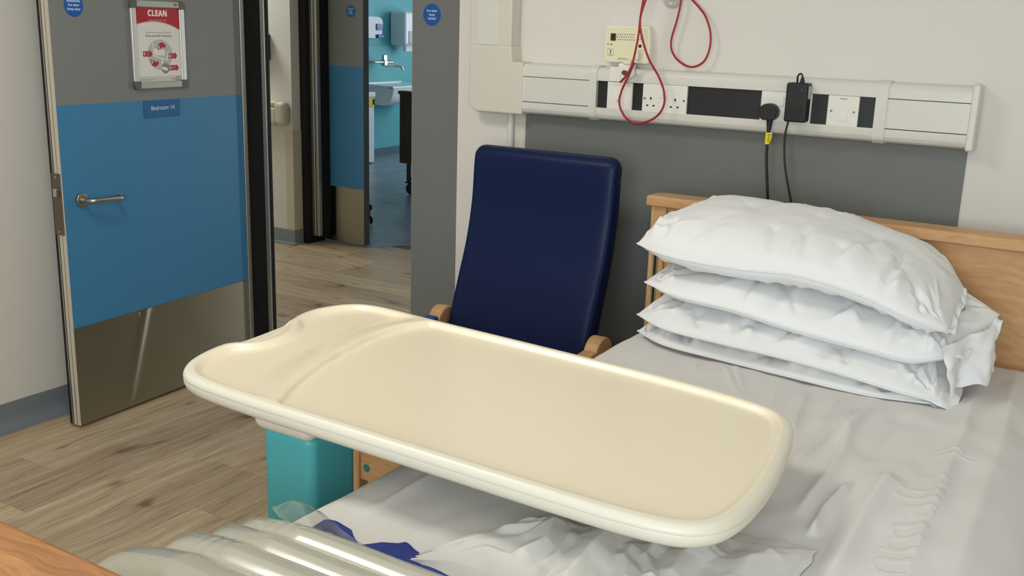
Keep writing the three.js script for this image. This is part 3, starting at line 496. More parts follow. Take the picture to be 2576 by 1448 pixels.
// nurse call unit
{
  const t = thing('nurse_call_unit', 'pale yellow nurse call panel on the wall above the trunking', 'call unit');
  const sh = (k) => { const s = new THREE.Shape(), x0 = -0.037 + k, x1 = 0.121 - k, y0 = 1.421 + k, y1 = 1.533 - k; s.moveTo(x0 + 0.012, y0); s.lineTo(x1 - 0.012, y0); s.quadraticCurveTo(x1 - 0.004, y0, x1 - 0.003, y0 + 0.008); s.quadraticCurveTo(x1 + 0.003, (y0 + y1) / 2, x1 - 0.005, y1 - 0.008); s.quadraticCurveTo(x1 - 0.006, y1, x1 - 0.014, y1); s.lineTo(x0 + 0.014, y1); s.quadraticCurveTo(x0 + 0.006, y1, x0 + 0.005, y1 - 0.008); s.quadraticCurveTo(x0 - 0.003, (y0 + y1) / 2, x0 + 0.003, y0 + 0.008); s.quadraticCurveTo(x0 + 0.004, y0, x0 + 0.012, y0); return s; };
  const bev = { bevelEnabled: true, bevelSize: 0.004, bevelThickness: 0.004, bevelSegments: 3, bevelOffset: -0.004, curveSegments: 12 };
  mesh('housing', new THREE.ExtrudeGeometry(sh(0), { depth: 0.028, ...bev }), mCallBody, t);
  const print = canvasTex(1024, 724, (c, w, h) => {
    c.fillStyle = '#efe9c6'; c.fillRect(0, 0, w, h); c.fillStyle = '#3c3a2e';
    for (let r = 0; r < 3; r++) for (let k = 0; k < 8; k++) { c.beginPath(); c.ellipse(300 + k * 54 + (r === 1 ? -22 : 0), 150 + r * 56, 10, 14, 0.3, 0, 7); c.fill(); }
    c.fillRect(158, 64, 6, 22); c.fillRect(838, 70, 6, 26);
    c.fillStyle = '#55524a'; for (const [x, y, r] of [[70, 370, 16], [150, 372, 18], [918, 392, 14]]) { c.beginPath(); c.arc(x, y, r, 0, 7); c.fill(); }
    c.fillStyle = '#17150f'; c.beginPath(); c.arc(828, 386, 36, 0, 7); c.fill();
    c.strokeStyle = '#4b493c'; c.lineWidth = 7; c.strokeRect(78, 474, 126, 136); c.fillStyle = '#faf7e6'; c.fillRect(84, 480, 114, 124); c.fillStyle = '#3c3a2e'; c.beginPath(); c.ellipse(141, 528, 16, 38, 0, 0, 7); c.fill(); c.fillRect(100, 578, 80, 12);
    c.lineWidth = 4; c.strokeRect(790, 474, 110, 150); c.fillStyle = '#faf7e6'; c.fillRect(786, 140, 92, 110); c.fillStyle = '#3c3a2e'; c.fillRect(826, 150, 14, 70); c.fillRect(800, 238, 70, 12);
    c.font = 'bold 40px sans-serif'; c.fillText('(INTERCALL)', 322, 686);
  });
  const fg = new THREE.ExtrudeGeometry(sh(0.007), { depth: 0.001, bevelEnabled: false, curveSegments: 12 }); { const u = fg.attributes.uv, p = fg.attributes.position; for (let i = 0; i < u.count; i++) u.setXY(i, (p.getX(i) + 0.032) / 0.148, (p.getY(i) - 1.426) / 0.102); } fg.translate(0, 0, 0.0322);
  mesh('face_panel', fg, M('#ffffff', 0.4, { map: print }), t);
  mesh('call_button', rb(-0.0135, 0.0045, 1.487, 1.509, 0.032, 0.036, 0.002), M('#4f1a22', 0.3), t).userData.label = 'dark red call button';
  mesh('jack_plug', rb(0.077, 0.09, 1.432, 1.462, 0.033, 0.05, 0.004), mRocker, t);
}
{ // push button hanging in its bracket, on a red lead
  const t = thing('call_handset', 'white round call button on a red lead hanging over the trunking', 'call button');
  mesh('bracket', merge([rb(0.004, 0.086, 1.364, 1.409, 0.058, 0.066, 0.003), rb(0.03, 0.078, 1.40, 1.421, 0.03, 0.062, 0.006)]), mPlate, t);
  const g = new THREE.SphereGeometry(0.024, 28, 18); g.scale(1.05, 0.8, 0.5); g.rotateZ(0.5); g.rotateX(-0.35); g.translate(0.074, 1.39, 0.083); mesh('push_body', g, mPlate, t);
  const b = cyl(0.0085, 0.009, 0.006, 24); b.scale(1.1, 1, 0.85); b.rotateX(Math.PI / 2); b.rotateX(-0.35); b.rotateY(-0.1); b.translate(0.071, 1.394, 0.0965); mesh('button', b, M('#5d2426', 0.35), t).userData.label = 'dark red press button';
  mesh('clip', rb(0.05, 0.075, 1.418, 1.43, 0.04, 0.07, 0.004), mCallBody, t);
  mesh('lead', tube([[0.15, 1.72, 0.05], [0.139, 1.66, 0.07], [0.122, 1.619, 0.1], [0.12, 1.608, 0.1], [0.114, 1.557, 0.1], [0.112, 1.516, 0.1], [0.106, 1.47, 0.1], [0.096, 1.422, 0.1], [0.081, 1.386, 0.106], [0.059, 1.365, 0.1]], 0.0032, 100), mRed, t);
}
{
  const t = thing('red_pull_cord', 'red cord looped in two long loops below a clear wall clip', 'cord');
  mesh('left_loop', tube([[0.16, 1.71, 0.05], [0.146, 1.65, 0.08], [0.137, 1.62, 0.104], [0.131, 1.608, 0.106], [0.117, 1.557, 0.106], [0.122, 1.511, 0.104], [0.149, 1.442, 0.102], [0.187, 1.386, 0.1], [0.207, 1.34, 0.1], [0.206, 1.299, 0.1], [0.179, 1.265, 0.1], [0.127, 1.245, 0.1], [0.086, 1.259, 0.1], [0.061, 1.299, 0.1], [0.066, 1.34, 0.1], [0.083, 1.378, 0.1], [0.098, 1.425, 0.09]], 0.0032, 180), mRed, t);
  mesh('right_loop', tube([[0.17, 1.70, 0.035], [0.2, 1.66, 0.03], [0.209, 1.623, 0.03], [0.21, 1.598, 0.03], [0.201, 1.549, 0.03], [0.189, 1.502, 0.03], [0.191, 1.467, 0.03], [0.215, 1.436, 0.03], [0.257, 1.419, 0.03], [0.294, 1.434, 0.03], [0.311, 1.471, 0.03], [0.311, 1.517, 0.03], [0.294, 1.562, 0.03], [0.271, 1.59, 0.03], [0.244, 1.615, 0.03], [0.2, 1.66, 0.03], [0.165, 1.705, 0.035]], 0.0032, 180), mRed, t);
  const k = thing('cord_clip', 'clear round cord holder fixed on the wall above the call panel', 'clip');
  const g = new THREE.LatheGeometry([[0, 0], [0.03, 0], [0.03, 0.006], [0.026, 0.012], [0.018, 0.013], [0.014, 0.009], [0, 0.009]].map(([a, b]) => new THREE.Vector2(a, b)), 36); g.rotateX(Math.PI / 2); g.translate(0.172, 1.618, 0.001); mesh('disc', g, M('#e8e8e6', 0.15, { transmission: 0.5, thickness: 0 }), k);
  mesh('hook', tube([[0.172, 1.618, 0.008], [0.172, 1.63, 0.03], [0.17, 1.66, 0.04], [0.168, 1.70, 0.03], [0.168, 1.71, 0.002]], 0.006, 30), mPlate, k);
}

// ------------------------------------------------------------------ bed
{
  const t = thing('hospital_bed', 'beech profiling bed with headboard and footboard', 'bed');
  const hx0 = 0.254, hx1 = 1.47, z0 = 0.205, z1 = 0.25;
  for (const [a, b] of [[hx0, hx0 + 0.048], [hx1 - 0.048, hx1]]) {
    const hb = mesh('headboard_post', uvm(rb(a, b, 0.42, 1.03, z0, z1, 0.004), 'y'), mBeechLight, t);
    const sx = a + 0.015; const sl = mesh('post_slot', rb(sx, sx + 0.018, 0.70, 0.967, z1 - 0.004, z1 + 0.0006, 0.008), mBlack, hb);
    mesh('slot_rail', bx(sx + 0.002, sx + 0.006, 0.705, 0.958, z1 - 0.002, z1 + 0.002), mChrome, hb); mesh('slot_rail', bx(sx + 0.013, sx + 0.017, 0.705, 0.958, z1 - 0.002, z1 + 0.002), mChrome, hb);
  }
  mesh('headboard_panel', uvm(bx(hx0 + 0.046, hx1 - 0.046, 0.42, 1.03, z0 + 0.006, z1 - 0.012), 'x', [0, 0], 0.8), mBeech, t);
  const cap = new THREE.Shape(); cap.moveTo(hx0 - 0.006, -0.262); cap.lineTo(hx1 + 0.006, -0.262); cap.lineTo(hx1 + 0.006, -0.21); cap.quadraticCurveTo(hx1, -0.185, hx1 - 0.04, -0.182); cap.lineTo(hx0 + 0.04, -0.182); cap.quadraticCurveTo(hx0, -0.185, hx0 - 0.006, -0.21); cap.closePath();
  mesh('headboard_cap', uvm(extrudeUp(cap, 1.032, 1.054, { bevelEnabled: true, bevelSize: 0.009, bevelThickness: 0.005, bevelSegments: 4, bevelOffset: -0.006 }), 'x', [0, 0], 0.9), mBeech, t);
  // footboard
  const fx0 = 0.235, fx1 = 1.48;
  mesh('footboard_panel', uvm(bx(fx0 + 0.02, fx1 - 0.02, 0.3, 0.87, 2.34, 2.365), 'x'), mBeech, t);
  mesh('footboard_cap', uvm(rb(fx0, fx1, 0.865, 0.9, 2.306, 2.46, 0.012, 4), 'x', [0.3, 0.13], 1.0), mOak, t);
  const metal = M('#b9bcc0', 0.4, { metalness: 0.6 });
  mesh('platform', bx(0.37, 1.38, 0.5, 0.575, 0.26, 2.3), metal, t);
  for (const x of [0.33, 1.41]) mesh('side_rail', rb(x - 0.02, x + 0.02, 0.47, 0.52, 0.25, 2.34, 0.006), metal, t);
  for (const x of [0.33, 1.41]) for (const z of [0.35, 2.2]) { const l = mesh('leg', rb(x - 0.025, x + 0.025, 0.12, 0.48, z - 0.025, z + 0.025, 0.005), metal, t); const c = cyl(0.06, 0.06, 0.04, 24); c.rotateZ(Math.PI / 2); c.translate(x, 0.06, z); mesh('castor', c, mBlack, l); }
}
// mattress under a fitted sheet
const creases = [ // polyline in (x, z), width, height
  [[[1.097, 1.217], [1.087, 1.368], [1.091, 1.454]], 0.008, 0.012], [[[1.017, 0.833], [1.004, 0.976], [0.995, 1.106], [0.98, 1.193]], 0.010, 0.010], [[[1.04, 0.793], [1.028, 0.951], [1.049, 1.083], [1.054, 1.267], [1.051, 1.399]], 0.012, 0.009],
  [[[0.892, 0.784], [0.938, 1.055]], 0.009, 0.008], [[[0.68, 0.723], [0.77, 0.892]], 0.007, 0.004], [[[0.694, 0.694], [0.772, 0.859]], 0.006, 0.003], [[[0.614, 0.736], [0.623, 0.784]], 0.005, 0.003], [[[0.974, 1.243], [0.971, 1.365]], 0.014, 0.006],
  [[[1.209, 0.5], [1.228, 0.852], [1.235, 1.078], [1.238, 1.267], [1.252, 1.6]], 0.020, 0.010], [[[1.152, 1.137], [1.146, 1.221], [1.151, 1.412], [1.155, 1.65]], 0.022, 0.012], [[[1.27, 0.3], [1.30, 0.8], [1.31, 1.6]], 0.02, 0.006],
  [[[0.41, 0.4], [0.43, 1.0], [0.47, 1.6], [0.47, 1.85]], 0.012, 0.005], [[[0.82, 0.75], [0.86, 0.98]], 0.02, 0.003], [[[0.96, 0.78], [0.975, 1.0]], 0.008, 0.004], [[[1.11, 0.78], [1.10, 1.1]], 0.018, -0.004],
];
function creaseH(x, z, list) {
  let h = 0;
  for (const [pl, w, a] of list) {
    let best = 9, end = 1;
    for (let i = 0; i + 1 < pl.length; i++) { const [x0, z0] = pl[i], [x1, z1] = pl[i + 1], dx = x1 - x0, dz = z1 - z0, L2 = dx * dx + dz * dz; let t = ((x - x0) * dx + (z - z0) * dz) / L2; const tc = Math.min(1, Math.max(0, t)); const d = Math.hypot(x - x0 - tc * dx, z - z0 - tc * dz); if (d < best) { best = d; end = (i + tc) / (pl.length - 1); } }
    const wob = 1 + 0.3 * n2(x * 6, z * 4.5);
    h += a * Math.exp(-(((best + 0.0004) / (w * wob)) ** 1.45)) * Math.min(1, 6 * end + 0.1) * Math.min(1, 6 * (1 - end) + 0.1);
  }
  return h;
}
const MX0 = 0.335, MX1 = 1.42, MZ0 = 0.262, MZ1 = 2.285, MY = 0.747;
const topH = (x, z) => MY + 1.7 * creaseH(x, z, creases) + 0.0035 * n2(x * 3.2, z * 2.1) + 0.0015 * n2(x * 14 + 5, z * 7) - 0.03 * sst(1.28, 1.40, x);
{
  const edge = [[0, 0.165], [0, 0.09], [0.004, 0.062], [0.012, 0.042], [0.025, 0.025], [0.043, 0.012], [0.066, 0.003], [0.095, 0]];
  const xs = [], zs = [];
  for (const [o, d] of edge) { xs.push([MX0 + o, d]); zs.push([MZ0 + o * 0.6, d]); }
  const NX = 190, NZ = 330; for (let i = 1; i < NX; i++) xs.push([lerp(MX0 + 0.095, MX1 - 0.095, i / NX), 0]); for (let i = 1; i < NZ; i++) zs.push([lerp(MZ0 + 0.057, MZ1 - 0.057, i / NZ), 0]);
  for (const [o, d] of [...edge].reverse()) { xs.push([MX1 - o, d]); zs.push([MZ1 - o * 0.6, d]); }
  const pos = [], uv = [], idx = [], w = xs.length;
  for (const [z, dz] of zs) for (const [x, dx] of xs) { pos.push(x, Math.max(0.581, topH(x, z) - Math.max(dx, dz)), z); uv.push((x - MX0) / (MX1 - MX0), (z - MZ0) / (MZ1 - MZ0)); }
  for (let j = 0; j + 1 < zs.length; j++) for (let i = 0; i + 1 < w; i++) { const a = j * w + i; idx.push(a, a + w, a + 1, a + 1, a + w, a + w + 1); }
  const g = new THREE.BufferGeometry(); g.setAttribute('position', new THREE.Float32BufferAttribute(pos, 3)); g.setAttribute('uv', new THREE.Float32BufferAttribute(uv, 2)); g.setIndex(idx); g.computeVertexNormals();
  // raised lettering of the mattress cover showing through the sheet
  const bump = canvasTex(1024, 2048, (c, W, Hh) => { c.fillStyle = '#000'; c.fillRect(0, 0, W, Hh); c.save(); c.translate((1.248 - MX0) / (MX1 - MX0) * W, Hh - (1 - (1.63 - MZ0) / (MZ1 - MZ0)) * Hh); c.rotate(-Math.PI / 2); c.scale(1, 1); c.fillStyle = '#ddd'; c.shadowColor = '#fff'; c.shadowBlur = 5; c.font = '92px sans-serif'; const w0 = c.measureText('rmmalia').width; c.save(); c.scale(545 / w0, 1); c.fillText('rmmalia', 0, 0); c.restore(); c.fillText('p', 640, 0); c.restore(); });
  bump.colorSpace = THREE.NoColorSpace; bump.flipY = false;
  const mt = thing('mattress', 'white sheeted mattress with creases and faint raised lettering', 'mattress');
  mesh('fitted_sheet', g, M('#e6e3e0', 0.85, { bumpMap: bump, bumpScale: 0.0011 }), mt);
  mesh('underside', bx(MX0 + 0.01, MX1 - 0.01, 0.578, 0.585, MZ0 + 0.01, MZ1 - 0.01), M('#3b4a78', 0.6), mt);
}
// pillows: seam curves front and back, soft bulge above and below, creases from the front seam
function pillow(label, front, back, Tt, Tb, seed, hem, slope) {
  const fc = new THREE.CatmullRomCurve3(front.map((p) => V(...p))), bc = new THREE.CatmullRomCurve3(back.map((p) => V(...p)));
  const r = rng(seed), cs = [], L = 0.76, Wd = 0.42;
  for (let i = 0; i < 34; i++) { const edge = r(), u = r(), len = 0.06 + 0.16 * r(), a = (r() - 0.5) * 1.3; const s = [u * L, edge < 0.75 ? 0.008 : Wd * (0.2 + 0.6 * r())]; cs.push([[s, [s[0] + Math.sin(a) * len, s[1] + Math.cos(a) * len]], 0.005 + 0.008 * r(), (r() < 0.6 ? 1 : -1) * (0.005 + 0.009 * r()) * (edge < 0.75 ? 1 : 0.45)]); }
  for (const [cu, cv, d] of [[0.02, 0.02, 0.8], [0.98, 0.02, -0.8], [0.02, 0.98, 0.8], [0.98, 0.98, -0.8]]) for (let k = 0; k < 5; k++) { const a = (cv < 0.5 ? 1 : -1) * (0.35 + 0.22 * k), len = 0.1 + 0.12 * r(); cs.push([[[cu * L, cv * Wd], [cu * L + Math.sign(d) * Math.cos(a) * len, cv * Wd + Math.sin(a) * len]], 0.007, (k % 2 ? -1 : 1) * 0.005]); }
  const NU = 150, NV = 84, pos = [], uv = [], idx = [];
  const P = (u, v, s) => {
    const f = fc.getPoint(u), b = bc.getPoint(u), p = f.lerp(b, v), a = Math.abs(2 * u - 1), c = Math.abs(2 * v - 1);
    const B = Math.pow(Math.max(0, 1 - Math.pow(a, 2.8)), 0.55) * Math.pow(Math.max(0, 1 - Math.pow(c, 2.6)), 0.46);
    const e = Math.min(1, 12 * Math.min(u, 1 - u, v, 1 - v));
    const w = (creaseH(u * L, v * Wd, cs) + 0.0035 * n3(u * 4, v * 2.4, seed) + 0.0009 * n3(u * 12, v * 7, seed + 2)) * e;
    p.y += s > 0 ? Tt * (slope ? 1.3 - 0.62 * u : 1) * B + w : -Tb * B + 0.6 * w - 0.002 * e; return p;
  };
  for (const s of [1, -1]) { const o = pos.length / 3; for (let j = 0; j <= NV; j++) for (let i = 0; i <= NU; i++) { const p = P(0.5 - 0.5 * Math.cos(Math.PI * i / NU), 0.5 - 0.5 * Math.cos(Math.PI * j / NV), s); pos.push(p.x, p.y, p.z); uv.push(i / NU, j / NV); }
    for (let j = 0; j < NV; j++) for (let i = 0; i < NU; i++) { const a = o + j * (NU + 1) + i, b = a + 1, c = a + NU + 1, d = c + 1; s > 0 ? idx.push(a, b, c, b, d, c) : idx.push(a, c, b, b, c, d); } }
  const g = new THREE.BufferGeometry(); g.setAttribute('position', new THREE.Float32BufferAttribute(pos, 3)); g.setAttribute('uv', new THREE.Float32BufferAttribute(uv, 2)); g.setIndex(idx); g.computeVertexNormals();
  const t = thing('pillow', label, 'pillow', [0, 0, 0], 0, 'pillows stacked at the head of the bed');
  mesh('pillowcase', g, mPillow, t);
  // piped seam along the front
  mesh('seam', new THREE.TubeGeometry(fc, 160, 0.003, 6, false), mPillow, t);
  if (hem) { // loose open end of the case
    const { out, drop, amp, k } = hem, A = fc.getPoint(1), Bq = bc.getPoint(1);
    const hg = gridGeo(60, 26, (u, v) => { const p = A.clone().lerp(Bq, u), q = Math.sin(u * Math.PI * k + seed) * amp * v + 0.012 * n3(u * 6, v * 2, seed + 7) * v; const ps = 0.03; return [p.x - 0.05 + (0.05 + out * (0.75 + 0.25 * Math.sin(u * 9 + seed))) * v, p.y + 0.012 * Math.sin(u * Math.PI) - drop * v * v * (0.6 + 0.4 * Math.cos(u * 7 + seed)) + q, p.z + 0.02 * Math.sin(v * 3 + u * 5) * v]; });
    mesh('open_hem', hg, M('#efefee', 0.85, { side: THREE.DoubleSide }), t);
  }
  if (hem.tail) { // corner of the case hanging over the pillows below
    const [a, b, c, d] = hem.tail.map((q) => V(...q));
    mesh('hanging_corner', gridGeo(40, 40, (u, v) => { const p = a.clone().lerp(b, u).lerp(c.clone().lerp(d, u), v); const w = 0.009 * Math.sin(u * 9 + v * 2) * (0.3 + v) + 0.003 * n3(u * 3, v * 3, 5); return [p.x + w, p.y + 0.006 * n2(u * 2.5, 4) * v, p.z + 0.9 * w]; }), M('#efefee', 0.85, { side: THREE.DoubleSide }), t);
  }
  return t;
}
pillow('lowest white pillow of the stack, flat on the sheet', [[0.405, 0.765, 0.63], [0.5, 0.762, 0.69], [0.66, 0.757, 0.705], [0.83, 0.755, 0.722], [1.01, 0.752, 0.73], [1.14, 0.752, 0.70]], [[0.42, 0.79, 0.3], [0.6, 0.80, 0.275], [0.85, 0.80, 0.275], [1.05, 0.79, 0.28], [1.16, 0.78, 0.34]], 0.032, 0.005, 101, { out: 0.05, drop: 0.008, amp: 0.006, k: 3 });
pillow('second white pillow from the bottom, its corner folded down at the right', [[0.41, 0.815, 0.65], [0.5, 0.807, 0.70], [0.65, 0.803, 0.72], [0.80, 0.80, 0.73], [0.95, 0.79, 0.735], [1.07, 0.772, 0.725], [1.162, 0.757, 0.70]], [[0.42, 0.85, 0.3], [0.6, 0.86, 0.275], [0.85, 0.86, 0.275], [1.05, 0.85, 0.28], [1.17, 0.83, 0.36]], 0.048, 0.024, 202, { out: 0.03, drop: 0.03, amp: 0.01, k: 3 });
pillow('third white pillow from the bottom, its open end sticking out at the right', [[0.425, 0.903, 0.65], [0.52, 0.893, 0.69], [0.68, 0.888, 0.71], [0.83, 0.868, 0.715], [0.98, 0.852, 0.71], [1.09, 0.838, 0.69], [1.17, 0.85, 0.64]], [[0.43, 0.93, 0.3], [0.6, 0.94, 0.275], [0.85, 0.935, 0.275], [1.06, 0.92, 0.28], [1.225, 0.905, 0.42]], 0.05, 0.036, 303, { out: 0.02, drop: 0.03, amp: 0.008, k: 4, tail: [[1.145, 0.875, 0.675], [1.225, 0.90, 0.52], [1.17, 0.772, 0.69], [1.255, 0.80, 0.55]] });
pillow('plump top white pillow of the stack', [[0.395, 0.998, 0.645], [0.47, 0.99, 0.68], [0.56, 0.985, 0.695], [0.70, 0.985, 0.70], [0.82, 0.99, 0.70], [0.96, 0.968, 0.70], [1.07, 0.93, 0.69], [1.15, 0.905, 0.66]], [[0.43, 1.02, 0.32], [0.52, 1.03, 0.285], [0.7, 1.03, 0.275], [0.9, 1.015, 0.28], [1.05, 0.99, 0.30], [1.14, 0.95, 0.40]], 0.088, 0.05, 404, { out: 0.015, drop: 0.02, amp: 0.006, k: 4 }, true);

// crumpled loose sheet below the table
{
  const rt = [[0.62, 1.86], [0.66, 1.76], [0.70, 1.68], [0.76, 1.64], [0.86, 1.60], [0.98, 1.53], [1.06, 1.505], [1.118, 1.50]];
  const zb = (x) => { for (let i = 0; i + 1 < rt.length; i++) if (x <= rt[i + 1][0]) return lerp(rt[i][1], rt[i + 1][1], (x - rt[i][0]) / (rt[i + 1][0] - rt[i][0])); return rt.at(-1)[1]; };
  const fold = [[[[0.853, 1.88], [0.852, 1.807], [0.848, 1.758], [0.843, 1.696], [0.84, 1.60]], 0.045, 0.026], [[[0.68, 1.755], [0.721, 1.727], [0.76, 1.69]], 0.018, 0.012], [[[0.67, 1.705], [0.711, 1.686], [0.765, 1.672]], 0.02, 0.014], [[[0.765, 1.84], [0.775, 1.759], [0.743, 1.655]], 0.035, 0.02], [[[0.803, 1.86], [0.804, 1.774], [0.788, 1.68]], 0.02, 0.012], [[[0.93, 1.80], [0.913, 1.765], [0.892, 1.727], [0.886, 1.66]], 0.03, 0.016], [[[0.95, 1.77], [0.944, 1.743], [0.914, 1.698], [0.911, 1.63]], 0.022, 0.014], [[[1.01, 1.635], [0.939, 1.598], [0.86, 1.571]], 0.03, 0.012], [[[1.11, 1.51], [1.115, 1.569], [1.118, 1.9]], 0.016, 0.016], [[[0.683, 1.858], [0.716, 1.822], [0.76, 1.811]], 0.014, 0.008], [[[0.968, 1.76], [0.961, 1.665], [0.985, 1.60]], 0.04, 0.014], [[[1.04, 1.75], [1.05, 1.62], [1.07, 1.55]], 0.05, 0.010]];
  const tent = (x, z) => { let h = 0; for (const [pl, w, am] of fold) { let best = 9, end = 1; for (let i = 0; i + 1 < pl.length; i++) { const [x0, z0] = pl[i], [x1, z1] = pl[i + 1], dx = x1 - x0, dz = z1 - z0; const tc = Math.min(1, Math.max(0, ((x - x0) * dx + (z - z0) * dz) / (dx * dx + dz * dz))); const d = Math.hypot(x - x0 - tc * dx, z - z0 - tc * dz); if (d < best) { best = d; end = (i + tc) / (pl.length - 1); } } const q = Math.max(0, 1 - Math.sqrt(best * best + 0.000006) / (w * (1 + 0.25 * n2(x * 12, z * 9)))); h = Math.max(h, am * q ** 1.35 * Math.min(1, 5 * end + 0.15) * Math.min(1, 5 * (1 - end) + 0.15)) + 0.25 * Math.min(h, am * q); } return h; };
  const g = gridGeo(220, 240, (u, v) => {
    const x = lerp(0.62, 1.118, u) + 0.012 * n2(v * 5, 3) * (u - 0.5), b = zb(Math.min(1.118, Math.max(0.62, x))) + 0.008 * n2(u * 14, 9), z = lerp(b, 1.885 + 0.1 * (x - 0.62), v);
    const e = Math.min(1, 9 * Math.min(u, 1 - u, v, 1 - v) + 0.03);
    const rid = 0.006 * (1 - Math.abs(n2(x * 4 + z * 2.2, z * 3.4 - x * 1.5))) ** 2 + 0.0016 * n2(x * 11 - z * 6 + 4, z * 9) + 0.0006 * n2(x * 30, z * 26);
    return [x, topH(x, z) + 0.003 + e * (0.006 + tent(x, z) + rid + 0.006 * sst(0.05, 0.4, v)), z];
  }, true);
  tag(mesh('loose_sheet', g, M('#e6e4e0', 0.85, { side: THREE.DoubleSide }), scene), 'crumpled white loose sheet lying on the bed below the table', 'sheet');
}
// inflated air overlay at the foot end
{
  const t = thing('air_mattress', 'translucent inflated air overlay with transverse cells at the foot of the bed', 'air mattress');
  const cells = [[0.318, 2.20, 0.062, 2.175], [0.348, 2.128, 0.05, 2.075], [0.372, 2.083, 0.046, 2.022], [0.385, 2.04, 0.042, 1.978]];
  cells.forEach(([x0, zc, r, zt], k) => {
    const g = gridGeo(110, 28, (u, v) => {
      const x = lerp(x0, 1.27, u), d = x - x0, s = Math.sqrt(Math.min(1, d / 0.16)), a = v * Math.PI * 2;
      const z = lerp(zt, zc, s); const rip = d > 0.03 && d < 0.3 ? 0.0006 * Math.sin(d * 260) * Math.exp(-(((d - 0.12) / 0.03) ** 2)) * (k % 2) : 0;
      const ry = ((k ? 0.042 : 0.044) * s + 0.002) + rip, rz = r * (1.15 - 0.1 * s) * (0.5 + 0.5 * s), base = topH(0.6, z) + 0.012 + 0.02 * (1 - s);
      return [x, base + ry * (1 + Math.cos(a)) , z + rz * Math.sin(a) + 0.003 * n2(x * 2, k + 7)];
    }, false);
    mesh('cell', g, mAir, t);
  });
  const film = gridGeo(220, 10, (u, v) => { const x = lerp(0.425, 1.15, u), z = lerp(2.0 - 0.03 * Math.exp(-u * 30), 1.868 + 0.06 * u / 0.37 * (u < 0.37 ? 1 : 0.37 / u), v) + 0.004 * n2(u * 8, 2); return [x, topH(x, z) + 0.010 + 0.055 * Math.pow(1 - v, 1.4) + 0.03 * Math.exp(-(((u - 0.012) / 0.05) ** 2)) * Math.exp(-(((v - 0.55) / 0.4) ** 2)) + 0.0016 * Math.sin(u * 420) * Math.exp(-(((v - 0.45) / 0.16) ** 2)) + 0.004 * n2(u * 10, v * 2), z]; });
  mesh('welded_edge', film, mFilm, t).userData.label = 'clear welded plastic edge strip';
  const eb = [[0.43, 1.864], [0.455, 1.86], [0.485, 1.861], [0.499, 1.873], [0.522, 1.888], [0.546, 1.863], [0.58, 1.847], [0.636, 1.867], [0.706, 1.891], [0.8, 1.92], [1.15, 1.95]];
  const zb = (x) => { for (let i = 0; i + 1 < eb.length; i++) if (x <= eb[i + 1][0]) return lerp(eb[i][1], eb[i + 1][1], (x - eb[i][0]) / (eb[i + 1][0] - eb[i][0])); return 1.95; };
  const blue = gridGeo(160, 16, (u, v) => { const x = lerp(0.43, 1.15, u), z = lerp(zb(x), 2.25, v); return [x, topH(x, z) + 0.003 + 0.006 * Math.max(0, n2(u * 9, v * 2)) * (1 - v), z]; }, true);
  mesh('base_sheet', blue, mBlueVinyl, t).userData.label = 'dark blue base sheet of the overlay';
}

